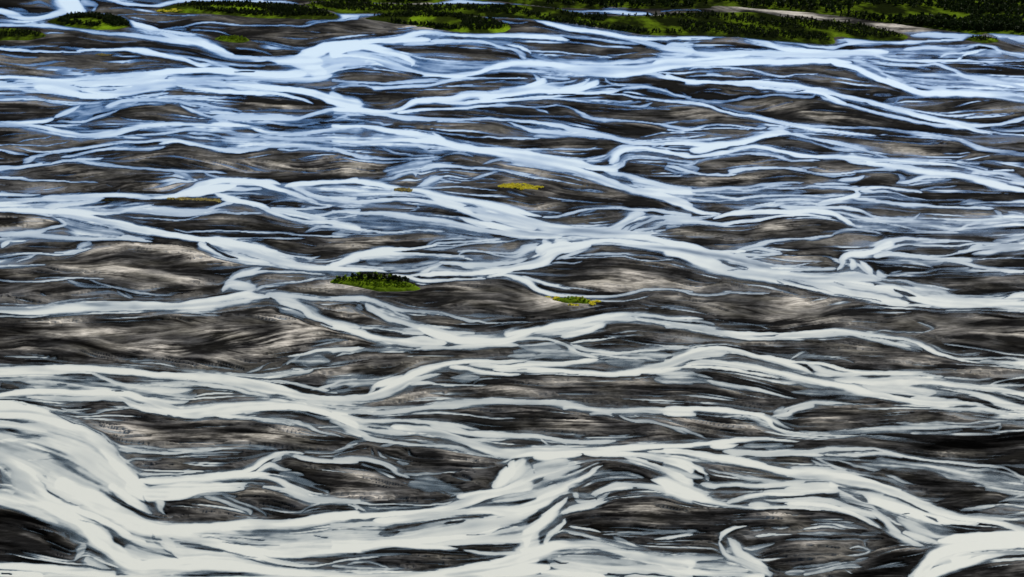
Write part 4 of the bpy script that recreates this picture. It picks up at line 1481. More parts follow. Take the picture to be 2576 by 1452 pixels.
b9 100,90,40 300,130,90 500,170,100 700,190,60 770,210,20
b9 0,80,20 100,130,20
b9 950,60,20 1200,60,90 1500,70,110 1900,50,80
b8 950,140,20 1150,120,40 1400,115,50 1600,100,30
b9 800,225,16 1100,250,50 1400,250,70 1700,270,100 2000,300,150 2300,310,160 2500,280,160
b8 130,385,10 300,420,40 500,455,50 700,490,60 850,515,40 930,525,16
b8 300,500,30 400,520,30 470,540,14
b9 290,640,30 400,610,50 550,600,40 700,600,14
b8 550,380,10 750,395,40 900,405,50 1050,420,30
b7 980,280,20 1150,290,24
b8 1330,395,20 1500,410,24
b8 1450,480,14 1700,480,50 1900,500,60 2050,560,60
b8 1600,530,30 1800,600,70 2050,610,60 2200,620,60 2400,640,30
b8 700,640,10 950,645,20 1150,640,10
b7 1250,580,10 1350,610,30 1430,640,20
b6 1130,370,10 1250,420,16 1400,480,14 1600,560,14 1700,600,10
b7 0,170,40 100,210,50 230,230,30
b7 2250,115,10 2360,125,10
b6 1180,335,10 1250,340,8
b9 0,640,10 60,650,10
t6 0,85,30 200,120,50 400,140,80 550,150,80 700,190,50
t4 950,120,40 1150,110,40 1300,110,30
t4 1300,20,40 1500,60,50
t4 2050,50,40 2200,80,40
t5 1450,235,40 1600,270,40
t5 1750,265,14 1830,270,14
t5 1960,260,14 2030,262,14
t4 2090,262,10 2130,262,10
t3 1900,340,30 2100,360,30
t4 950,240,16 1200,245,20
t4 1800,640,30 1950,640,30
k9 1800,310,60 2100,280,100 2400,270,120 2576,240,100
k7 280,160,20 450,210,20
k7 1100,60,60 1400,70,40
k7 1800,540,30 2100,590,40
T 0 1496
w9 450,0,200 600,80,200 750,160,200 900,240,180 1050,310,150 1200,330,120 1400,310,100 1600,300,100 1800,290,100 2000,280,90 2200,260,90 2400,230,90 2576,210,70
w8 1550,30,60 1700,20,40
w9 800,0,80 900,60,80 1000,120,80 1080,180,40 1110,195,16
w8 1080,60,60 1150,100,80 1170,160,60 1200,205,24
w9 950,10,120 1050,60,100 1200,70,60 1350,60,50 1450,40,40 1600,40,20 1750,10,20
w9 100,60,120 250,110,120 400,170,120 550,250,130 650,330,140 750,420,150 850,510,150 980,590,140 1150,620,130
w8 0,110,60 150,160,60 300,210,60 420,270,60
w8 0,60,100 200,130,80
w9 280,30,60 400,110,60 550,170,60 700,230,60 850,310,60 950,370,50 1050,410,40
w9 1000,580,140 1250,570,140 1500,560,140 1750,580,110 1950,610,80 2200,640,70 2576,645,50
w9 0,580,80 200,590,80 400,610,80 600,630,80 800,640,80
w9 0,640,60 300,650,60
w7 620,410,110 590,470,70 545,545,24
w7 620,520,80 700,570,60 800,600,40
w8 1150,360,60 1250,450,60 1300,520,40
w9 1150,340,60 1350,370,60 1500,410,60 1650,455,60 1800,500,60 1950,540,50 2100,570,40 2250,575,24 2400,555,20 2576,525,24
w9 1450,380,50 1600,410,60 1750,460,60 1900,510,60
w8 1250,480,140 1400,500,120 1600,520,100 1750,540,70
w7 950,430,40 1050,470,60 1200,500,50 1300,530,40
w9 1300,340,50 1450,370,40
w8 1800,480,80 2000,460,90 2200,440,100 2400,440,110 2576,420,110
w7 1550,350,60 1750,370,60 2000,380,60 2250,370,60 2450,350,60 2576,350,60
w9 1700,440,60 1900,480,70 2100,500,60 2300,470,40 2576,450,60
w8 1900,0,20 2050,30,40 2150,70,50 2250,105,50 2400,110,50 2576,110,30
w7 1480,80,40 1600,110,30 1720,150,30 1800,190,40 1810,220,30
w6 1600,70,20 1720,110,20 1850,170,20 1920,220,20
w6 1860,155,20 2000,170,16 2100,180,14 2160,180,14 2230,150,16 2320,130,14
w6 2180,185,14 2350,160,10
w8 2500,130,20 2576,165,24
w6 2080,230,10 1950,245,10
w8 1800,255,20 2100,240,20 2300,215,20
b9 0,260,110 150,300,140 300,360,170 420,430,160 500,500,100
b9 0,420,130 200,470,120 400,500,110 510,500,110
b7 470,340,30 510,390,30
b9 1200,180,14 1280,160,70 1450,170,80 1600,180,80 1750,210,40
b8 1060,215,8 1200,225,16 1400,232,20 1700,235,14
b9 1460,110,20 1600,150,40 1730,180,24
b8 1650,50,20 1800,40,40 1950,60,70 2100,110,70 2200,140,40
b7 1920,190,14 2030,205,30 2080,210,14
b8 2300,160,20 2420,160,40 2530,160,20
b6 1860,190,20 1880,220,20
b4 340,10,10 400,70,20 480,130,14 570,150,8
b4 580,240,8 700,280,14 820,340,14 900,390,10
b4 890,385,14 1000,440,24 1120,480,24 1230,505,20 1290,515,8
b4 1085,340,20 1110,390,24 1170,430,14 1240,490,14 1290,520,8
b4 1250,405,8 1400,425,14 1550,455,14 1700,490,12 1860,520,10
b4 1880,535,10 2000,570,12 2150,595,12 2300,605,8
b5 1300,420,24 1450,440,30 1600,480,24
b9 2240,600,8 2400,570,30 2500,560,40 2576,570,60
b7 620,480,20 750,560,16 840,600,10
b7 560,565,14 700,600,16 850,605,10
b5 1570,355,14 1750,370,14 1900,385,14
b5 1600,400,8 1800,420,10 2000,425,8
b6 2390,310,6 2576,308,8
b6 2250,345,8 2450,370,10
b5 2300,520,14 2450,500,14 2576,500,10
b5 1030,60,10 1090,150,8 1130,190,6
b5 780,40,8 900,130,10 1000,190,8
b8 0,635,10 80,640,10
b6 0,170,8 150,205,8 270,230,8
b6 2450,250,6 2576,245,6
t5 400,370,40 480,390,30
t4 1750,30,40 1950,60,40
t4 1380,110,40 1450,180,40
k9 0,250,80 200,270,100 350,350,100 450,470,100
k9 0,450,80 250,520,60 500,540,40
k7 1200,180,30 1350,195,40 1450,215,30
k6 1600,140,30 1750,190,30 2050,205,30
T 1025 1496
w9 0,230,50 200,220,50 400,200,50 600,185,50 800,160,60 950,120,70 1100,70,70 1250,30,70 1400,0,80
w8 0,280,40 200,280,40 400,255,40 550,235,40
w9 300,250,50 500,235,50 700,220,50 900,190,40 1050,175,60 1250,170,60 1400,140,70 1550,80,70 1680,20,70
w9 1150,190,80 1300,190,80 1450,150,70 1550,100,60 1620,60,40
w8 0,110,24 150,120,24 300,130,14 500,130,12 700,130,16 850,110,14
w7 120,110,20 200,165,20 250,190,20
w5 250,150,16 450,160,16 650,150,16
w5 700,130,20 850,70,14 950,50,10
w6 1150,110,60 1300,80,60 1450,50,70 1600,10,50
w8 600,350,60 800,330,60 1000,300,60 1200,260,60 1350,220,50 1480,170,40
w8 850,260,50 1050,250,50 1200,220,60
w7 0,360,60 200,360,60 500,330,60 700,290,60 900,250,50
w9 0,440,80 200,430,80 400,410,70 600,400,70 800,380,60 1000,360,50 1200,330,50 1350,300,50
w9 0,400,60 300,405,50 500,425,50 700,440,40 900,460,24
w8 600,430,40 850,410,50 1100,390,60 1300,380,60 1450,370,80
w9 1700,90,70 1650,130,70 1580,190,90 1500,260,100 1420,340,120 1380,430,140
w8 1740,60,60 1780,90,40
w8 1700,170,50 1800,150,50 1900,130,40 1960,110,30 2040,85,20 2120,80,14
w9 1650,200,50 1800,170,20 1900,140,16
w7 1750,110,60 1850,120,30 1930,90,30 2000,50,40
w9 1680,240,30 1640,280,50 1580,340,50 1540,400,40 1520,450,40
w9 1350,450,160 1450,480,140 1600,440,100 1750,420,60
w8 950,470,30 1100,480,30 1250,480,40 1350,480,60
w9 0,640,40 300,640,50 600,635,60 800,620,70 1000,590,90 1200,560,110 1350,530,130 1480,510,120
w9 700,660,40 1000,630,90 1300,600,120 1550,580,120
w9 1550,430,80 1700,430,70 1850,420,60 2000,440,70 2150,480,80 2300,520,80 2450,550,80 2576,560,90
w8 1550,560,80 1750,580,80 1950,600,90 2150,600,90 2350,600,90 2576,610,60
w9 1500,620,60 1750,630,60 1950,650,50
w7 1600,520,60 1800,530,60 2000,530,60 2200,560,60
w8 2250,570,60 2450,620,60 2576,640,50
w9 1700,285,20 1850,310,24 1930,335,20
w7 1650,310,20 1780,350,24 1900,390,30 2050,440,30
w7 1930,355,20 2050,345,14 2200,345,14 2400,340,10 2576,330,14
w6 2300,385,14 2400,370,20 2500,350,20 2576,345,16
w6 1700,340,30 1850,360,20
w6 2000,370,40 2100,400,30 2200,440,20
w9 1880,60,40 2000,20,40 2150,0,30
w9 2400,10,50 2500,60,60 2576,90,60
w8 2200,0,20 2350,20,30 2450,50,30 2576,110,20
w8 0,545,16 150,525,20 300,505,24 420,495,12
w6 100,560,14 250,545,14 400,580,16
w5 0,575,20 200,590,20 500,590,16
b9 1690,240,40 1800,230,90 2000,210,150 2250,220,200 2450,230,200 2576,230,180
b8 1950,110,20 2150,80,40 2350,70,60 2500,110,40
b9 0,40,80 250,50,100 500,70,90 750,80,70 850,60,40
b8 60,150,24 120,155,24 170,175,8
b8 300,150,8 420,150,14
b9 330,500,20 500,500,60 700,510,80 900,520,70 1050,520,40 1130,530,14
b8 100,480,6 300,475,8 450,465,10 700,465,14 900,490,20
b8 0,605,10 200,612,14 400,610,14 600,605,10 750,598,8
b8 600,580,20 800,570,24 950,560,14
b7 1500,200,10 1570,150,14 1640,90,16 
b8 1560,340,8 1540,320,8 1600,270,8 1690,210,8
b5 1150,340,10 1300,290,14 1450,220,14 1510,180,8
b6 950,350,6 1100,345,10
b6 700,245,6 900,222,8 1100,230,10
b5 320,340,40 400,330,50 480,320,30
b7 100,310,6 300,295,6
b6 830,435,8 1000,430,8
b8 1590,390,10 1680,365,30 1760,385,10
b7 1040,140,10 1100,120,14
b7 1780,60,30 1880,80,30 1900,110,14
b6 1570,510,10 1620,550,10 1700,560,8
b6 1620,510,10 1750,490,14 1950,490,14 2080,520,10
b9 1930,400,8 2100,450,10 2250,465,14 2400,470,30 2576,475,40
b8 2050,370,14 2200,390,30 2350,410,40 2500,410,60 2576,420,60
b8 2000,640,10 2100,655,14
b7 2480,570,8 2560,585,10
b5 800,270,30 950,250,30
t6 1900,140,40 2050,190,60 2250,180,80 2450,180,60
t4 2250,290,40 2450,270,50
t6 0,60,50 250,70,40 400,80,30
t5 600,510,30 750,510,30
t4 2450,410,40 2576,410,40
t3 2200,120,40 2500,130,40
k6 1700,250,60 1900,280,60 2200,330,30
k8 850,560,20 1000,530,40 1080,520,30
k8 2300,470,20 2576,475,20
k7 2000,85,30 2200,70,30
T 2050 1496
w9 0,10,60 150,50,70 300,110,60 450,150,40 600,165,30 750,160,30 850,145,24 1000,155,20 1120,175,16
w9 80,0,80 220,50,90 350,110,60
w8 450,130,50 550,90,60 680,50,50 850,35,50 1050,25,50 1250,20,40
w8 600,140,60 750,130,40
w9 1200,0,60 1350,60,70 1500,90,100 1650,140,110 1800,190,90 1950,230,80 2100,260,70 2250,270,60
w9 1550,10,70 1700,60,70 1850,130,70 2000,190,60 2150,225,50 2350,260,50 2500,300,50 2576,330,50
w8 700,95,30 900,90,40 1100,100,40 1250,120,50 1400,150,60 1500,190,70 1560,250,70 1600,310,70 1680,365,60 1780,410,40 1860,435,20
w9 850,115,40 1050,130,40 1200,150,40 1330,190,40 1450,250,30 1530,310,24
w8 1250,150,40 1400,180,50 1500,230,50
w6 1250,80,60 1400,110,60 1500,150,30
w7 1650,220,80 1750,280,100 1850,330,100 1950,370,80
w5 1750,220,50 1850,270,60 2000,310,50
w8 1700,330,70 1850,380,60 1950,410,50
w9 1950,400,90 2100,380,100 2300,370,90 2450,370,90 2576,370,80
w9 1820,640,120 1880,560,120 1950,490,110 2100,440,100 2300,420,100 2576,410,80
w8 1750,650,30 1850,560,30 1910,470,20
w9 1900,650,90 2000,600,90 2120,560,80 2250,520,60 2400,490,40 2576,480,24
w9 2050,540,100 2200,490,80
w7 2100,170,24 2250,155,24 2400,140,14
w6 2150,200,40 2300,210,40 2450,220,30 2576,200,30
w6 2350,240,20 2500,240,20 2576,230,20
w6 2400,130,20 2500,90,20 2576,60,20
w5 2450,100,60 2576,110,100
w6 2300,10,40 2450,40,30 2576,60,30
w7 2000,190,40 2200,220,40 2400,230,30
w9 390,390,40 410,340,60 450,310,50 500,290,30 570,285,14
w9 380,380,24 400,430,30 430,490,40 520,540,40 620,590,50 750,640,40
w8 450,370,60 500,430,80 530,480,70 600,530,60 680,580,50 750,630,40
w9 540,460,40 620,520,40 720,585,20
w6 440,440,60 480,480,50
w8 0,520,50 150,520,50 300,525,40 430,520,30
w9 0,570,60 100,590,60 250,620,50 400,640,40 700,650,40
w6 150,570,40 300,580,60 450,590,60 600,620,50
w7 0,370,30 100,350,24 200,325,14
w6 50,340,10 150,325,10 300,335,10
w5 550,440,30 700,430,24 780,410,14
w7 640,360,20 780,350,16 920,347,10
w6 760,300,14 900,300,14 
w6 600,320,14 700,310,14
w5 1050,250,14 1200,260,16 1350,255,14
w5 1000,310,14 1150,300,14 1300,305,14
w5 950,340,16 1100,345,20 1300,340,16 1450,360,14
w5 1050,280,10 1200,280,14 1400,300,14
w5 850,390,14 1000,380,16 1200,385,14 1400,390,10
w6 1300,450,10 1400,430,10 1470,460,14 1380,490,14 1280,500,10
w5 1420,400,10 1450,430,10
w6 1500,510,14 1600,485,14 1640,470,8
w5 1350,530,20 1450,510,14
w6 900,600,14 1050,580,14 1200,560,24 1270,550,30
w6 1000,640,24 1150,610,30 1280,570,30 1400,580,24
w5 850,630,40 1000,620,40
w5 1280,590,10 1330,630,8 1390,650,6
w4 1400,350,60 1550,340,40
w5 2200,610,10 2320,590,14 2350,560,10
b9 290,75,14 380,45,40 550,30,40 700,20,24
b8 400,90,30 520,70,40
b8 660,100,6 850,70,10 1050,70,10 1200,85,14 1350,125,16 1500,170,24
b8 770,118,14 870,122,8
b7 1240,20,24 1350,60,40 1450,110,20
b9 0,150,100 200,200,140 400,220,140 650,200,60 900,210,90 1100,220,80
b9 0,290,60 200,290,50 400,270,40
b8 1150,200,20 1300,220,30 1400,255,20
b9 0,470,24 150,475,30 350,480,20
b9 660,520,40 750,490,90 900,480,130 1050,480,130 1180,490,70
b9 1450,580,100 1600,520,120 1750,490,120 1850,480,80
b8 1350,640,40 1550,630,60 1700,620,40
b9 2150,630,50 2300,590,80 2450,570,110 2576,560,120
b8 1700,200,10 1760,195,8
b8 1970,265,16 2100,290,30 2250,310,40 2400,320,20
b6 1870,210,10 1960,250,16
b7 1600,190,14 1680,230,10
b7 1660,80,8 1800,150,10 1900,190,8
b9 1900,100,40 2100,90,60 2300,60,70 2450,60,30
b9 1700,20,20 1900,30,80 2200,20,80
b8 2200,165,8 2400,165,10
b6 2200,480,6 2400,465,6 2576,460,6
b8 20,420,24 200,410,50 350,420,60
b8 580,400,10 800,385,14
b8 1250,430,20 1200,410,20
b7 2470,210,10 2576,215,10
t6 720,220,50 850,230,50 900,200,40
t4 50,410,40 200,410,50
t4 50,170,40 300,190,50
t4 950,440,60 1100,450,50
k9 1450,560,80 1650,520,100 1800,500,70
k9 1300,640,40 1700,620,50
k9 2250,600,60 2500,590,90
k8 0,475,24 350,480,16
k8 700,540,30 900,560,20
k7 1150,210,20 1350,230,30
k8 1550,420,60 1750,430,30
k7 50,80,20 250,150,20
k8 1900,40,40 2300,60,40
T 1560 0 0.3106
w8 0,35,14 250,55,12 500,85,16 650,105,20 850,110,30 950,110,30 1100,120,50 1300,135,40 1450,150,14
w6 1500,115,10 1700,112,12 1950,110,10
t7 2030,95,50 2250,85,50 2500,100,30
T 2350 0 0.3106
t6 0,105,20 250,130,40 500,170,50 700,195,40 900,225,30 1100,245,30 1300,270,40 1500,300,50 1700,320,40
t6 80,318,10 350,325,10 650,340,10
w8 700,400,20 850,395,20 1050,395,30
T 780 0 0.3106
t7 1480,265,20 1700,285,40 1900,300,24
w8 0,15,30 250,25,24 450,42,14
w8 450,42,20 700,28,16 900,15,12 1100,30,12 1500,45,12 1750,40,20 1900,25,30 2200,30,30 2576,42,16
t5 1750,40,24 1900,20,30
T 1025 750
t8 1480,415,24 1600,428,34 1750,432,34 1900,452,34
t7 1780,470,24 1880,510,24
T 0 0
w9 1900,432,40 2050,432,60 2200,440,120 2320,440,150
w8 2250,560,60 2400,500,80 2500,460,60
'''
import bpy, math, random
R=math.radians
H=200.0; PITCH=R(13.5); F_PX=1575/math.tan(R(14))
def proj(px,py):
    """where the sight line through a photo pixel meets the river plain"""
    xc=(np.asarray(px,float)-1575)/F_PX; yc=(888-np.asarray(py,float))/F_PX
    dy=math.cos(PITCH)+yc*math.sin(PITCH); dz=-math.sin(PITCH)+yc*math.cos(PITCH)
    t=H/-dz
    return xc*t, dy*t
scene=bpy.context.scene; COL=scene.collection
def link(name,me,mat,parent=None):
    o=bpy.data.objects.new(name,me); COL.objects.link(o)
    if mat: me.materials.append(mat)
    if parent: o.parent=parent
    return o
def grid_mesh(name,P,keep=None,attrs=None):
    """P: (rows, cols, 3) points; keep: (rows-1, cols-1) mask of the cells that exist"""
    h,w,_=P.shape
    idx=np.arange(h*w,dtype=np.int32).reshape(h,w)
    q=np.stack([idx[1:,:-1],idx[1:,1:],idx[:-1,1:],idx[:-1,:-1]],-1)
    q=q.reshape(-1,4) if keep is None else q[keep]
    used=np.zeros(h*w,bool); used[q.ravel()]=True
    new=np.cumsum(used)-1; q=new[q].astype(np.int32)
    V=P.reshape(-1,3)[used].astype(np.float32)
    me=raw_mesh(name,V,q)
    for k,a in (attrs or {}).items():
        at=me.attributes.new(k,'FLOAT','POINT'); at.data.foreach_set('value',np.ascontiguousarray(a.reshape(-1)[used],dtype=np.float32))
    return me
def raw_mesh(name,V,q,smooth=True):
    me=bpy.data.meshes.new(name); n=q.shape[1]
    me.vertices.add(len(V)); me.vertices.foreach_set('co',np.ascontiguousarray(V,dtype=np.float32).ravel())
    me.loops.add(q.size); me.loops.foreach_set('vertex_index',np.ascontiguousarray(q,dtype=np.int32).ravel())
    me.polygons.add(len(q)); me.polygons.foreach_set('loop_start',np.arange(0,q.size,n,dtype=np.int32))
    me.update(calc_edges=True); me.validate()
    if smooth: me.shade_smooth()
    else: me.shade_flat()
    return me
# ------------------------------------------------------------ node helpers
class Mat:
    def __init__(s,name):
        s.m=bpy.data.materials.new(name); s.m.use_nodes=True; s.t=s.m.node_tree; s.t.nodes.clear()
        s.out=s.t.nodes.new('ShaderNodeOutputMaterial')
    def n(s,typ,ins=None,**kw):
        nd=s.t.nodes.new(typ)
        for k,v in kw.items(): setattr(nd,k,v)
        for k,v in (ins or {}).items():
            if isinstance(v,bpy.types.NodeSocket): s.t.links.new(v,nd.inputs[k])
            else: nd.inputs[k].default_value=v
        return nd
    def attr(s,name): return s.n('ShaderNodeAttribute',attribute_name=name).outputs['Fac']
    def math(s,op,a,b=0.0,clamp=False):
        return s.n('ShaderNodeMath',{0:a,1:b},operation=op,use_clamp=clamp).outputs[0]
    def rng(s,v,a,b,c,d,smooth=True):
        return s.n('ShaderNodeMapRange',{0:v,1:a,2:b,3:c,4:d},interpolation_type='SMOOTHSTEP' if smooth else 'LINEAR').outputs[0]
    def mix(s,f,a,b):
        nd=s.t.nodes.new('ShaderNodeMix'); nd.data_type='RGBA'
        for i,v in ((0,f),(6,a),(7,b)):
            if isinstance(v,bpy.types.NodeSocket): s.t.links.new(v,nd.inputs[i])
            else: nd.inputs[i].default_value=v if i==0 else (*v,1)
        return nd.outputs[2]
    def scale(s,c,f):
        nd=s.n('ShaderNodeVectorMath',operation='SCALE'); s.t.links.new(c,nd.inputs[0])
        if isinstance(f,bpy.types.NodeSocket): s.t.links.new(f,nd.inputs['Scale'])
        else: nd.inputs['Scale'].default_value=f
        return nd.outputs[0]
    def noise(s,scale,detail=4,rough=0.6,stretch=(1,1,1)):
        g=s.n('ShaderNodeNewGeometry').outputs['Position']
        m=s.n('ShaderNodeVectorMath',{0:g,1:stretch},operation='MULTIPLY').outputs[0]
        return s.n('ShaderNodeTexNoise',{'Vector':m,'Scale':scale,'Detail':detail,'Roughness':rough}).outputs['Fac']
    def bump(s,h,strength,dist):
        return s.n('ShaderNodeBump',{'Height':h,'Strength':strength,'Distance':dist}).outputs[0]
    def done(s,sh): s.t.links.new(sh,s.out.inputs['Surface']); return s.m
# ------------------------------------------------------------ materials
def sand_material():
    M=Mat('black_sand'); tone=M.attr('tone'); tan=M.attr('tan'); grass=M.attr('verdure')
    grain=M.noise(0.7,6,0.68,(0.3,1.0,1)); spots=M.noise(0.06,5,0.6,(0.7,1,1))
    c=M.mix(tan,DARK_SAND,PALE_SAND)
    c=M.mix(M.rng(spots,0.42,0.7,0,0.55),c,OLIVE_SAND)
    k=M.math('MULTIPLY',tone,M.rng(grain,0.3,0.75,0.62,1.5,False))
    c=M.scale(c,M.math('POWER',k,1.4))
    c=M.mix(grass,c,(0.030,0.040,0.010))
    b=M.n('ShaderNodeBsdfPrincipled',{'Base Color':c,'Roughness':0.95,'Specular IOR Level':0.0,
        'Normal':M.bump(M.math('ADD',grain,spots),0.35,0.8)})
    return M.done(b.outputs[0])
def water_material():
    M=Mat('glacial_water'); d=M.attr('depth'); far=M.attr('sky_tint')
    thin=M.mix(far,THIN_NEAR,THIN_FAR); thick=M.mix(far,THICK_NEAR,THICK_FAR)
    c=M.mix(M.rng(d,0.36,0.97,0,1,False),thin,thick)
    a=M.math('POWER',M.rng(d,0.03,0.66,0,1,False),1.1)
    rip=M.noise(0.5,4,0.6,(1,0.5,1))
    p=M.n('ShaderNodeBsdfPrincipled',{'Base Color':c,'Roughness':0.35,'IOR':1.33,'Specular IOR Level':0.15,
        'Normal':M.bump(rip,0.12,0.3)})
    t=M.n('ShaderNodeBsdfTransparent')
    mx=M.n('ShaderNodeMixShader',{0:a,1:t.outputs[0],2:p.outputs[0]})
    return M.done(mx.outputs[0])
def grass_material(name,bright,dull,rim):
    M=Mat(name); e=M.attr('rise')
    n1=M.noise(0.035,4,0.6,(1,0.25,1)); n2=M.noise(0.35,5,0.7)
    c=M.mix(M.rng(n1,0.44,0.66,0,1),dull,bright)
    c=M.scale(c,M.rng(n2,0.3,0.7,0.45,1.35,False))
    c=M.mix(M.rng(e,0.06,0.30,1,0),c,rim)
    b=M.n('ShaderNodeBsdfPrincipled',{'Base Color':c,'Roughness':0.95,'Specular IOR Level':0.0,'Normal':M.bump(n2,0.6,1.2)})
    return M.done(b.outputs[0])
def leaf_material(name,a,b,through=0.15):
    M=Mat(name); n=M.noise(0.9,3,0.6); oi=M.n('ShaderNodeObjectInfo').outputs['Random']
    c=M.mix(M.rng(n,0.35,0.65,0,1),a,b); c=M.scale(c,M.rng(oi,0,1,0.7,1.35,False))
    p=M.n('ShaderNodeBsdfPrincipled',{'Base Color':c,'Roughness':0.8,'Specular IOR Level':0.05})
    t=M.n('ShaderNodeBsdfTranslucent',{'Color':c})
    return M.done(M.n('ShaderNodeMixShader',{0:through,1:p.outputs[0],2:t.outputs[0]}).outputs[0])
def plain(name,c,rough=0.85):
    M=Mat(name); n=M.noise(3.0,4,0.6)
    p=M.n('ShaderNodeBsdfPrincipled',{'Base Color':M.scale(M.mix(0.0,c,c),M.rng(n,0.3,0.7,0.7,1.25)),'Roughness':rough,'Specular IOR Level':0.15})
    return M.done(p.outputs[0])
DARK_SAND=(0.083,0.081,0.078); PALE_SAND=(0.36,0.33,0.28); OLIVE_SAND=(0.115,0.105,0.078)
THIN_FAR=(0.055,0.20,0.49); THIN_NEAR=(0.14,0.19,0.225); THICK_FAR=(0.66,0.80,0.90); THICK_NEAR=(0.66,0.66,0.575)  # FAR water colours include the painted blue of reflected sky
# ------------------------------------------------------------ the plain
random.seed(3)
strokes=parse(STROKES)
FD=compute(strokes)
ISLANDS={}   # name -> polygon in photo pixels on the ground
def poly_mask(poly,x,y):
    p=np.asarray(poly,float); ins=np.zeros(np.broadcast(x,y).shape,bool)
    for (ax,ay),(bx,by) in zip(p,np.roll(p,-1,0)):
        if ay==by: continue
        c=((ay>y)!=(by>y))&(x<(bx-ax)*(y-ay)/(by-ay)+ax)
        ins^=c
    return ins
ISLANDS=dict(
 lens=[(143,67),(175,57),(215,45),(280,42),(340,47),(382,58),(398,82),(366,90),(310,92),(250,87),(190,78)],
 left=[(-260,84),(0,88),(62,90),(124,99),(146,112),(95,124),(0,126),(-260,128)],
 stub=[(655,120),(683,113),(725,115),(758,117),(770,126),(745,134),(700,130)],
 long=[(478,34),(520,20),(560,12),(620,6),(740,8),(800,12),(850,12),(920,17),(979,28),(1028,43),(1041,57),(1020,60),(900,58),(800,57),(720,49),(652,44),(568,41),(497,39)],
 middle=[(1115,58),(1168,48),(1190,45),(1308,42),(1401,45),(1476,54),(1532,67),(1569,79),(1571,89),(1550,99),(1479,102),(1401,97),(1324,86),(1230,73),(1153,64)],
 bank=[(929,14),(980,9),(1060,6),(1120,11),(1246,15),(1339,14),(1401,15),(1494,14),(1560,15),(1622,18),(1715,28),(1731,34),(1802,48),(1830,43),(1870,52),(2020,50),(2088,41),(2181,38),(2274,40),(2350,40),(2425,57),(2567,67),(2660,78),(2722,94),(2785,108),(2795,116),(2770,126),(2707,126),(2630,118),(2564,110),(2566,135),(2536,137),(2443,130),(2350,122),(2274,114),(2181,110),(2057,110),(1979,106),(1870,88),(1777,72),(1684,62),(1591,55),(1479,51),(1401,44),(1184,42),(1044,41),(1000,30),(960,22)],
 far=[(905,0),(1000,4),(1122,7),(1246,11),(1339,9),(1360,4),(1385,-3),(1440,-2),(1500,3),(1560,7),(1622,14),(1709,24),(1840,29),(1862,20),(1995,28),(2181,28),(2190,18),(2268,22),(2360,30),(2490,40),(2615,53),(2738,72),(2816,83),(2940,97),(3024,108),(3035,100),(3150,107),(3420,125),(3420,-104),(880,-104)],
 islet=[(2968,124),(2987,115),(3024,113),(3064,119),(3075,130),(3033,134),(2987,127)],
 tuft=[(1010,872),(1025,862),(1062,856),(1112,855),(1174,857),(1224,866),(1261,873),(1286,884),(1298,891),(1273,896),(1211,900),(1162,898),(1124,890),(1075,881),(1028,874)],
 patch=[(1696,926),(1716,920),(1745,921),(1768,917),(1800,922),(1822,932),(1806,938),(1775,935),(1748,936),(1722,931)],
)
PX,PT,PB=300,50,140
gx=(np.arange(-PX,NX+PX))*S; gy=(np.arange(-PT,NY+PB))*S
GX,GY=np.meshgrid(gx,gy)
def padr(a): return np.pad(a,((PT,PB),(PX,PX)),mode='reflect')
IM={k:poly_mask(p,GX,GY) for k,p in ISLANDS.items()}
RISE={}
allm=np.zeros(GX.shape,np.float32)
for k,m in IM.items():
    r=3 if k in('stub','islet','patch') else 5
    RISE[k]=blur(m.astype(np.float32),r,1); allm=np.maximum(allm,RISE[k])
inner=allm[PT:PT+NY,PX:PX+NX]
FD['W']*=1-np.clip(inner*1.6,0,1)
far_dry=sst(22,4,GY[PT:PT+NY,PX:PX+NX])*sst(880,960,GX[PT:PT+NY,PX:PX+NX])
finish(FD)
dep=FD['dep']*(1-np.clip(inner*1.6,0,1))
dep=padr(blur(dep,1,0)*0.35+dep*0.65)
tone=padr(FD['tone']); tan=padr(FD['tan'])
dep*=1-np.clip(allm*1.6,0,1)
near=blur(dep,10,4)
rel=0.05+0.55*(1-sst(0.0,0.35,near))*(0.5+0.9*blur(tone,6,3))
zg=(rel+0.05*np.clip(padr(FD['ridge']),-2,2.5)*sst(0.3,0.0,near)).clip(0.03)-(rel+0.06+0.7*dep)*sst(0.0,0.05,dep)
zg=zg*(1-allm)+allm*(-0.5)
def ext(a,fx,fy):      # a few long cells round the fine grid, out to the horizon and to both sides
    return np.pad(a,((fy[0],fy[1]),(fx[0],fx[1])),mode='edge')
ex0=[-16000,-8000,-4000,-2000,-1200,-800]; ex1=[3950,4400,5400,7200,11000,19000]
ey0=[-606,-590,-550,-480,-380,-280,-180]; ey1=[2150,2500,3000,4200,7000]
k2=1
sl=(slice(None,None,k2),slice(None,None,k2))
gx2=np.concatenate([ex0,gx[::k2],ex1]); gy2=np.concatenate([ey0,gy[::k2],ey1])
A,B=np.meshgrid(gx2,gy2); WX,WY=proj(A,B)
fx=(len(ex0),len(ex1)); fy=(len(ey0),len(ey1))
zz=ext(zg[sl],fx,fy); zz=np.where((B<-104),-0.5,zz)
verd=np.where(B<-104,1.0,0.0)
inside=(A>=gx[0])&(A<=gx[-1])&(B>=gy[0])&(B<=gy[-1])
tone_all=np.where(inside,ext(tone[sl],fx,fy),0.5); tan_all=np.where(inside,ext(tan[sl],fx,fy),0.12)
zz=np.where(inside|(B<-104),zz,0.25)
me=grid_mesh('riverbed',np.stack([WX,WY,zz],-1),None,dict(tone=tone_all,tan=tan_all,verdure=verd))
o=link('riverbed',me,sand_material()); o['kind']='structure'
wx,wy=proj(GX,GY)
cell=np.maximum.reduce([dep[:-1,:-1],dep[1:,:-1],dep[:-1,1:],dep[1:,1:]])>0.012
tint=1-sst(150,1150,GY+0*GX)  # sky reflection at grazing angles painted into the water: bluer with distance
me=grid_mesh('water',np.stack([wx,wy,np.zeros_like(wx)],-1),cell,dict(depth=dep,sky_tint=tint))
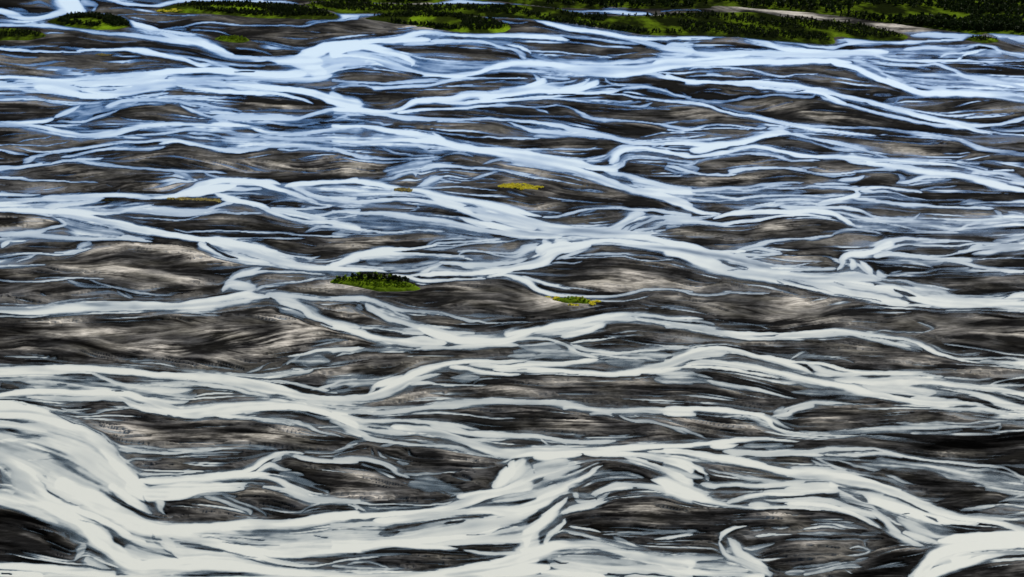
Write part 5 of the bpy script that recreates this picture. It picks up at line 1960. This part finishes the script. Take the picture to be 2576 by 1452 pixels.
o=link('water',me,water_material()); o['kind']='structure'
# ------------------------------------------------------------ islands
LIME=(0.17,0.27,0.010); DULL=(0.022,0.032,0.004); RIM=(0.30,0.31,0.10)
G1=grass_material('island_grass',LIME,DULL,RIM)
G2=grass_material('bank_grass',(0.10,0.155,0.008),(0.009,0.013,0.003),(0.14,0.15,0.05))
G3=grass_material('shingle_grass',(0.22,0.33,0.012),(0.09,0.14,0.008),(0.42,0.40,0.16))
def island_height(k,px,py):
    i=int(round((px-gx[0])/S)); j=int(round((py-gy[0])/S))
    i=min(max(i,0),GX.shape[1]-1); j=min(max(j,0),GX.shape[0]-1)
    return float(-0.45+1.5*sst(0.1,1.0,RISE[k][j,i]))
for k in ISLANDS:
    r=RISE[k]; keep=np.maximum.reduce([r[:-1,:-1],r[1:,:-1],r[:-1,1:],r[1:,1:]])>0.03
    z=-0.45+1.5*sst(0.1,1.0,r)
    me=grid_mesh('island',np.stack([wx,wy,z],-1),keep,dict(rise=r))
    o=link('far_bank' if k=='far' else 'island',me,G2 if k in('far','bank','left') else G3 if k in('tuft','patch') else G1); o['kind']='structure'
# ------------------------------------------------------------ trees and shrubs
nrng=np.random.default_rng(21)
def tube(pts,rad,n=6):
    V=[];Q=[]
    for (x,y,z),r in zip(pts,rad):
        for a in range(n): V.append((x+r*math.cos(6.283*a/n),y+r*math.sin(6.283*a/n),z))
    for s in range(len(pts)-1):
        for a in range(n): Q.append((s*n+a,s*n+(a+1)%n,(s+1)*n+(a+1)%n,(s+1)*n+a))
    return V,Q
def trunk_mesh(h,lean,limbs):
    V=[];Q=[]
    def add(p,r):
        v,q=tube(p,r); b=len(V); V.extend(v); Q.extend([tuple(i+b for i in f) for f in q])
    add([(0,0,-0.4),(lean*0.3,0,h*0.35),(lean*0.8,0.05,h*0.7),(lean,0,h*0.92)],[h*0.028,h*0.022,h*0.013,h*0.004])
    for a in range(limbs):
        t=random.uniform(0.2,0.7); an=random.uniform(0,6.28); L=h*random.uniform(0.18,0.34)
        x0=lean*t
        add([(x0,0,h*t),(x0+L*0.5*math.cos(an),L*0.5*math.sin(an),h*t+L*0.45),(x0+L*0.8*math.cos(an),L*0.8*math.sin(an),h*t+L)],[h*0.013,h*0.009,h*0.003])
    return np.array(V),np.array(Q)
def crown_arrays(h,base,rad,n,leaf,lumps=9):
    cs=[]
    for i in range(lumps):
        t=random.random(); an=random.uniform(0,6.28)
        rr=rad*(0.75-0.45*t)*random.uniform(0.25,1.0)
        cs.append((rr*math.cos(an),rr*math.sin(an),base+(h-base)*(0.08+0.84*t),rad*random.uniform(0.30,0.52)*(1.05-0.4*t)))
    cs=np.array(cs); pick=nrng.integers(0,lumps,n)
    d=nrng.normal(size=(n,3)); d/=np.linalg.norm(d,axis=1)[:,None]
    rr=nrng.random(n)**0.45
    c=cs[pick,:3]+d*rr[:,None]*cs[pick,3:4]*np.array([1,1,1.1])
    u=nrng.normal(size=(n,3)); u/=np.linalg.norm(u,axis=1)[:,None]
    w=np.cross(u,nrng.normal(size=(n,3))); w/=np.linalg.norm(w,axis=1)[:,None]
    s=leaf*nrng.uniform(0.6,1.4,(n,1))
    V=np.stack([c-u*s-w*s*0.55,c+u*s*0.2-w*s*0.7,c+u*s+w*s*0.5,c-u*s*0.3+w*s*0.7],1).reshape(-1,3)
    Q=np.arange(n*4).reshape(-1,4)
    return V,Q
LEAF=leaf_material('willow_leaves',(0.010,0.017,0.004),(0.028,0.043,0.008))
LEAFB=leaf_material('fresh_leaves',(0.07,0.13,0.006),(0.26,0.38,0.014),0.5)
LEAFY=leaf_material('yellowing_leaves',(0.26,0.30,0.012),(0.50,0.50,0.03),0.5)
BARK=plain('pale_bark',(0.20,0.18,0.11))
PROTO={}
def proto(kind,n,hh,leaf):
    out=[]
    for i in range(n):
        h=1.0; V,Q=trunk_mesh(h,random.uniform(-0.08,0.08),4); tm=raw_mesh('trunk',V,Q); tm.materials.append(BARK)
        V,Q=crown_arrays(h,random.uniform(0.08,0.22) if kind!='shrub' else 0.08,(0.36 if kind!='shrub' else 0.46)*random.uniform(0.85,1.15),hh,leaf,10)
        out.append((tm,V,Q))
    return out
def crown_mesh(V,Q,mat):
    m=raw_mesh('crown',V,Q,False); m.materials.append(mat); return m
TREES=[(t,crown_mesh(V,Q,LEAF)) for t,V,Q in proto('tree',5,420,0.055)]
TREESB=[(t,crown_mesh(V,Q,LEAFB)) for t,V,Q in proto('tree',3,380,0.055)]
SHRUBS=[(t,crown_mesh(V,Q,LEAF)) for t,V,Q in proto('shrub',3,420,0.06)]
SHRUBSB=[(t,crown_mesh(V,Q,LEAFB)) for t,V,Q in proto('shrub',3,360,0.06)]
SHRUBSY=[(t,crown_mesh(V,Q,LEAFY)) for t,V,Q in proto('shrub',2,320,0.06)]
def plant(name,cat,label,group,protos,px,py,z,h,wide=1.0):
    x,y=proj(px,py); root=bpy.data.objects.new(name,None); COL.objects.link(root)
    root.location=(float(x),float(y),z); root.rotation_euler=(0,0,random.uniform(0,6.28)); root.scale=(h*wide*1.35,h*wide*1.35,h)
    root.empty_display_size=0.5
    root['label']=label; root['category']=cat; root['group']=group
    t,c=random.choice(protos)
    for nm,me in (('trunk',t),('crown',c)):
        o=bpy.data.objects.new(nm,me); COL.objects.link(o); o.parent=root
    return root
def scatter(poly,n,tries=8000,sep=None,power=1.0):
    p=np.array(poly); x0,y0=p.min(0); x1,y1=p.max(0); out=[]
    for _ in range(tries):
        if len(out)>=n: break
        x=random.uniform(x0,x1); y=random.uniform(y0,y1)
        if not poly_mask(poly,np.array([x]),np.array([y]))[0]: continue
        if sep and any(abs(a-x)<sep and abs(b-y)<sep*0.3 for a,b in out): continue
        out.append((x,y))
    return out
def mass(name,label,cat,zones,isl,hr,leaf_n,mat,leaf=0.15):
    """dense undergrowth nobody could count: one object"""
    VV=[];base=0
    for poly,n in zones:
        for px,py in scatter(poly,n,n*12):
            x,y=proj(px,py); z=island_height(isl,px,py) if isl else 0.0; h=random.uniform(*hr)
            V,Q=crown_arrays(1.0,0.02,0.55,leaf_n,leaf,6)
            VV.append(V*h+np.array([float(x),float(y),z-0.1]))
    V=np.concatenate(VV); Q=np.arange(len(V)).reshape(-1,4)
    me=raw_mesh(name,V,Q,False); o=link(name,me,mat); o['kind']='stuff'; o['label']=label; o['category']=cat
    return o
def sc(x0,pts,k=0.3106): return [(x0+a*k,b*k) for a,b in pts]
# lens-shaped island, top left
mass('thicket','dark willow thicket round the rim of the small lens-shaped island at the top left','thicket',
 [(sc(0,[(560,215),(700,175),(900,165),(1100,185),(1230,222),(1280,262),(1150,278),(1040,250),(1010,205),(880,188),(720,200),(640,238)]),330),(sc(0,[(600,238),(700,235),(1000,262),(1000,280),(800,270)]),60)],'lens',(2.4,4.6),46,LEAF)
for px,py in scatter(sc(0,[(580,208),(700,172),(900,160),(1100,178),(1235,215),(1270,255),(1100,262),(1030,215),(880,186),(700,198)]),26,sep=9):
    plant('tree','tree','small dark tree in the thicket rimming the lens-shaped island at the top left','trees on the lens-shaped island',TREES,px,py,island_height('lens',px,py),random.uniform(3,4.8),0.95)
# island cut by the left edge
mass('thicket','black-green thicket covering the low island cut by the left edge','thicket',
 [([(-200,96),(0,97),(60,98),(124,106),(138,114),(100,118),(0,118),(-200,120)],330)],'left',(1.6,2.8),44,LEAF)
for px,py in scatter([(0,95),(60,97),(120,104),(138,112),(60,114),(0,112)],14,sep=9):
    plant('tree','tree','small dark tree in the thicket on the island cut by the left edge','trees on the left edge island',TREES,px,py,island_height('left',px,py),random.uniform(1.8,2.8),0.95)
# long island at the top
mass('thicket','dark thicket in bands along the long island near the top','thicket',
 [([(540,24),(600,14),(740,15),(850,20),(940,28),(1005,42),(1030,54),(940,52),(860,40),(760,26),(640,22)],620),
  ([(590,31),(700,34),(830,42),(950,50),(900,56),(760,50),(660,41)],300)],'long',(2.0,4.2),42,LEAF)
for px,py in scatter([(560,18),(640,13),(760,14),(880,20),(960,32),(1020,48),(960,54),(860,40),(740,24),(620,20)],42,sep=9):
    plant('tree','tree','small dark tree in the thicket on the long island near the top','trees on the long island',TREES,px,py,island_height('long',px,py),random.uniform(3,4.8),0.9)
# green island in front of the far bank
mass('thicket','dark thicket at the back and right end of the bright green island below the far bank','thicket',
 [(sc(780,[(1180,172),(1320,158),(1700,152),(2000,160),(2240,195),(2420,235),(2500,270),(2440,300),(2200,310),(2050,290),(2080,220),(1950,178),(1500,182),(1250,185)]),560),
  (sc(780,[(1300,212),(1500,235),(1800,268),(2050,300),(2020,308),(1750,278),(1450,238)]),130)],'middle',(2.0,4.2),42,LEAF)
for px,py in scatter(sc(780,[(1320,156),(1700,152),(2000,160),(2240,195),(2420,235),(2500,270),(2400,300),(2200,300),(2080,270),(2080,220),(1950,176),(1500,176)]),44,sep=9):
    plant('tree','tree','small dark tree in the thicket on the bright green island below the far bank','trees on the bright green island',TREES+TREESB[:1],px,py,island_height('middle',px,py),random.uniform(3,4.6),0.9)
for px,py in scatter(sc(780,[(2060,285),(2200,290),(2440,290),(2520,270),(2480,312),(2250,320),(2060,308)]),10,sep=9):
    plant('tree','tree','small pale-stemmed tree on the near shore of the bright green island','shore trees on the bright green island',TREESB,px,py,island_height('middle',px,py),random.uniform(2.5,4),0.7)
# near bank
BZ=[([(945,16),(1060,10),(1250,20),(1400,20),(1480,30),(1400,38),(1200,38),(1050,36)],520),
 ([(1400,22),(1560,22),(1640,40),(1700,56),(1600,48),(1480,42)],260),
 ([(1700,34),(1800,52),(1870,56),(1860,70),(1760,58)],120),
 ([(1600,50),(1780,70),(1880,86),(2000,102),(2100,104),(2000,106),(1860,90),(1700,66)],240),
 ([(1880,56),(2080,46),(2180,44),(2400,66),(2420,56),(2300,44),(2640,80),(2740,104),(2780,116),(2700,122),(2620,112),(2560,96),(2440,92),(2340,82),(2200,64),(2100,58)],620),
 ([(2080,70),(2300,86),(2380,100),(2540,112),(2556,130),(2400,122),(2200,106),(2100,100)],520)]
mass('thicket','dark low thicket along the far shore strip between the two upper channels','thicket',BZ,'bank',(1.8,3.8),40,LEAF)
cnt=[34,16,8,12,40,34]
for (poly,_),n in zip(BZ,cnt):
    for px,py in scatter(poly,n,sep=10):
        plant('tree','tree','small tree scattered through the green shore strip between the two upper channels','trees on the shore strip',TREES+TREESB[:2],px,py,island_height('bank',px,py),random.uniform(2.8,4.8),0.9)
# far bank wood
FZ=[([(930,-30),(1100,-20),(1330,0),(1340,6),(1240,8),(1100,4),(940,0)],260),
 ([(1380,-40),(1560,-20),(1700,10),(1860,16),(2180,10),(2200,-60),(1500,-70)],900),
 ([(1680,14),(1860,10),(2180,20),(2170,24),(1850,26),(1720,22)],60),
 ([(2210,-70),(2200,10),(2300,20),(2500,36),(2620,48),(2640,20),(2900,30),(2960,50),(3150,60),(3400,70),(3400,-80)],1900),
 ([(2640,58),(2740,66),(2900,70),(3150,75),(3400,90),(3400,118),(3060,98),(3020,102),(2900,90),(2800,78)],800)]
mass('woodland','dark wood covering the far bank at the top right, merging into one mass','woodland',FZ,'far',(4.0,8.5),44,LEAF,0.16)
for poly,n in (([(2220,14),(2300,18),(2500,34),(2640,50),(2740,66),(2640,60),(2480,40),(2300,26)],24),([(2760,74),(2860,82),(2960,94),(3020,102),(3060,96),(3150,100),(3150,80),(2900,74)],34),([(1600,8),(1720,20),(1860,20),(2180,20),(2180,10),(1860,6)],22),([(940,-2),(1100,3),(1330,5),(1330,-4),(1100,-6)],14)):
    for px,py in scatter(poly,n,sep=10):
        plant('tree','tree','dark tree at the front of the wood on the far bank','trees along the front of the far wood',TREES+TREESB[:1],px,py,island_height('far',px,py),random.uniform(4,6.5),0.9)
mass('thicket','dark scrub capping the tiny islet below the wood at the right','thicket',[([(2985,121),(3000,117),(3040,118),(3066,126),(3030,130),(2995,126)],70)],'islet',(1.2,2.2),40,LEAF)
mass('thicket','fresh green scrub on the tiny island in the upper left channels','thicket',[([(668,121),(700,117),(745,119),(764,126),(735,131),(700,128)],90)],'stub',(1.2,2.4),44,LEAFB)
# leafy island in the middle of the river
tz=lambda pts:[(1000+a*0.1242,820+b*0.1242) for a,b in pts]
mass('thicket','bright green undergrowth along the near side of the leafy island in mid river','thicket',
 [(tz([(150,400),(600,420),(1100,480),(1700,520),(2250,520),(2330,560),(1900,590),(1400,580),(900,520),(400,450)]),110)],'tuft',(0.5,1.1),60,LEAFB)
for poly,n,pr,hr,lab,grp in (
 (tz([(560,350),(1000,340),(1400,345),(1900,400),(2150,470),(1900,480),(1300,420),(700,400)]),46,SHRUBS+SHRUBS+SHRUBSB[:1],(1.8,3.2),'tall dark shrub on the crest of the leafy island in mid river','tall shrubs on the leafy island'),
 (tz([(180,390),(500,370),(760,380),(760,440),(400,430)]),14,SHRUBS+SHRUBSB,(1.2,2.2),'low shrub at the left end of the leafy island in mid river','low shrubs at the left end of the leafy island'),
 (tz([(900,470),(1300,480),(2000,540),(2250,540),(1900,580),(1300,560)]),20,SHRUBSB,(1.0,2.0),'bright green shrub on the near side of the leafy island in mid river','bright shrubs on the leafy island')):
    for px,py in scatter(poly,n,sep=5):
        plant('shrub','shrub',lab,grp,pr,px,py,island_height('tuft',px,py),random.uniform(*hr),0.85)
for px,py,h in ((1702,925,1.0),(1710,928,1.2),(1719,930,1.0),(1738,925,1.1),(1748,926,1.5),(1760,928,1.9),(1772,926,1.6),(1785,930,1.9),(1800,932,1.6),(1776,933,1.3),(1792,925,1.3),(1812,933,1.1)):
    plant('shrub','shrub','yellow-green shrub on the small sandy patch right of the leafy island','shrubs on the sandy patch',SHRUBSY+SHRUBSB[:1],px,py,island_height('patch',px,py),h*0.6,1.9)
# ------------------------------------------------------------ dry grass
def tufts(label,poly,n,h,mat,z=0.15):
    VV=[]
    c=np.array(poly).mean(0); sites=[(c[0]+(a-c[0])*0.95,c[1]+(b-c[1])*0.85) for a,b in scatter(poly,max(14,n//26),n*8)]
    for i in range(n):
        a,b=random.choice(sites); px=a+random.gauss(0,3.5); py=b+random.gauss(0,0.8)
        x,y=proj(px,py); x=float(x);y=float(y)
        for b in range(5):
            an=random.uniform(0,6.28); hh=h*random.uniform(0.5,1.2); lx=math.cos(an)*hh*0.5; ly=math.sin(an)*hh*0.5
            wxx=-math.sin(an)*0.22; wyy=math.cos(an)*0.22
            ox=x+random.uniform(-.3,.3); oy=y+random.uniform(-.6,.6)
            VV+=[(ox-wxx,oy-wyy,z-0.1),(ox+wxx,oy+wyy,z-0.1),(ox+lx+wxx*.5,oy+ly+wyy*.5,z+hh),(ox+lx-wxx*.5,oy+ly-wyy*.5,z+hh)]
    V=np.array(VV); me=raw_mesh('dry_grass',V,np.arange(len(V)).reshape(-1,4),False)
    o=link('dry_grass',me,mat); o['kind']='stuff'; o['label']=label; o['category']='grass'
YEL=leaf_material('yellow_grass',(0.50,0.43,0.02),(0.80,0.72,0.08),0.5); BRN=leaf_material('straw',(0.22,0.17,0.05),(0.5,0.42,0.16),0.4); DRK=leaf_material('dry_twigs',(0.03,0.025,0.012),(0.10,0.08,0.03))
tufts('bright yellow grass on the oval bar right of centre',[(1529,578),(1545,570),(1580,566),(1630,567),(1668,576),(1675,583),(1640,588),(1570,586)],1500,0.7,YEL)
tufts('yellow grass strip at the tail of a small bar beside the main channel',[(1213,584),(1240,581),(1275,586),(1277,592),(1240,592)],500,0.6,BRN,0.05)
tufts('straw coloured grass along the narrow bar at the left',[(500,613),(560,610),(620,612),(683,618),(680,623),(600,619),(540,617)],900,0.6,BRN,0.05)
tufts('sparse yellow grass round the sandy patch right of the leafy island',[(1630,922),(1690,914),(1760,912),(1850,928),(1830,948),(1740,944),(1650,934)],700,0.4,YEL,0.3)
tufts('dark dry twigs stranded in the left channel',[(309,617),(330,615),(348,618),(330,621)],90,0.5,DRK,0.05)
tufts('yellow grass on the left end of the long island',[(485,36),(520,28),(560,30),(565,39),(520,40)],420,0.9,YEL,0.4)
tufts('faint yellow grass on the dark bar in the upper left',[(275,170),(310,167),(345,171),(320,176)],220,0.5,BRN,0.3)
# ------------------------------------------------------------ camera and light
cam=bpy.data.cameras.new('camera'); co=bpy.data.objects.new('camera',cam); COL.objects.link(co)
co.location=(0,0,H); co.rotation_euler=(R(90)-PITCH,0,0); cam.sensor_width=36; cam.lens=18/math.tan(R(14)); cam.clip_start=1; cam.clip_end=120000
scene.camera=co
SUN_E,SKY_E,EXPOSURE=4.6,0.08,0.0
SUN_EL,SUN_AZ=R(38),R(34)
sd=bpy.data.lights.new('sun','SUN'); sd.energy=SUN_E; sd.angle=R(0.5); sd.color=(1,0.965,0.92)
so=bpy.data.objects.new('sun',sd); COL.objects.link(so); so.location=(300,1500,800)
from mathutils import Vector
v=Vector((math.sin(SUN_AZ)*math.cos(SUN_EL),math.cos(SUN_AZ)*math.cos(SUN_EL),math.sin(SUN_EL)))
so.rotation_euler=v.to_track_quat('Z','Y').to_euler()
w=bpy.data.worlds.new('World'); scene.world=w; w.use_nodes=True
nt=w.node_tree; bg=nt.nodes['Background']; sky=nt.nodes.new('ShaderNodeTexSky'); sky.sky_type='NISHITA'; sky.sun_disc=False
sky.sun_elevation=SUN_EL; sky.sun_rotation=SUN_AZ
nt.links.new(sky.outputs[0],bg.inputs[0]); bg.inputs[1].default_value=SKY_E
scene.view_settings.view_transform='Standard'; scene.view_settings.look='None'; scene.view_settings.exposure=EXPOSURE; scene.view_settings.gamma=1
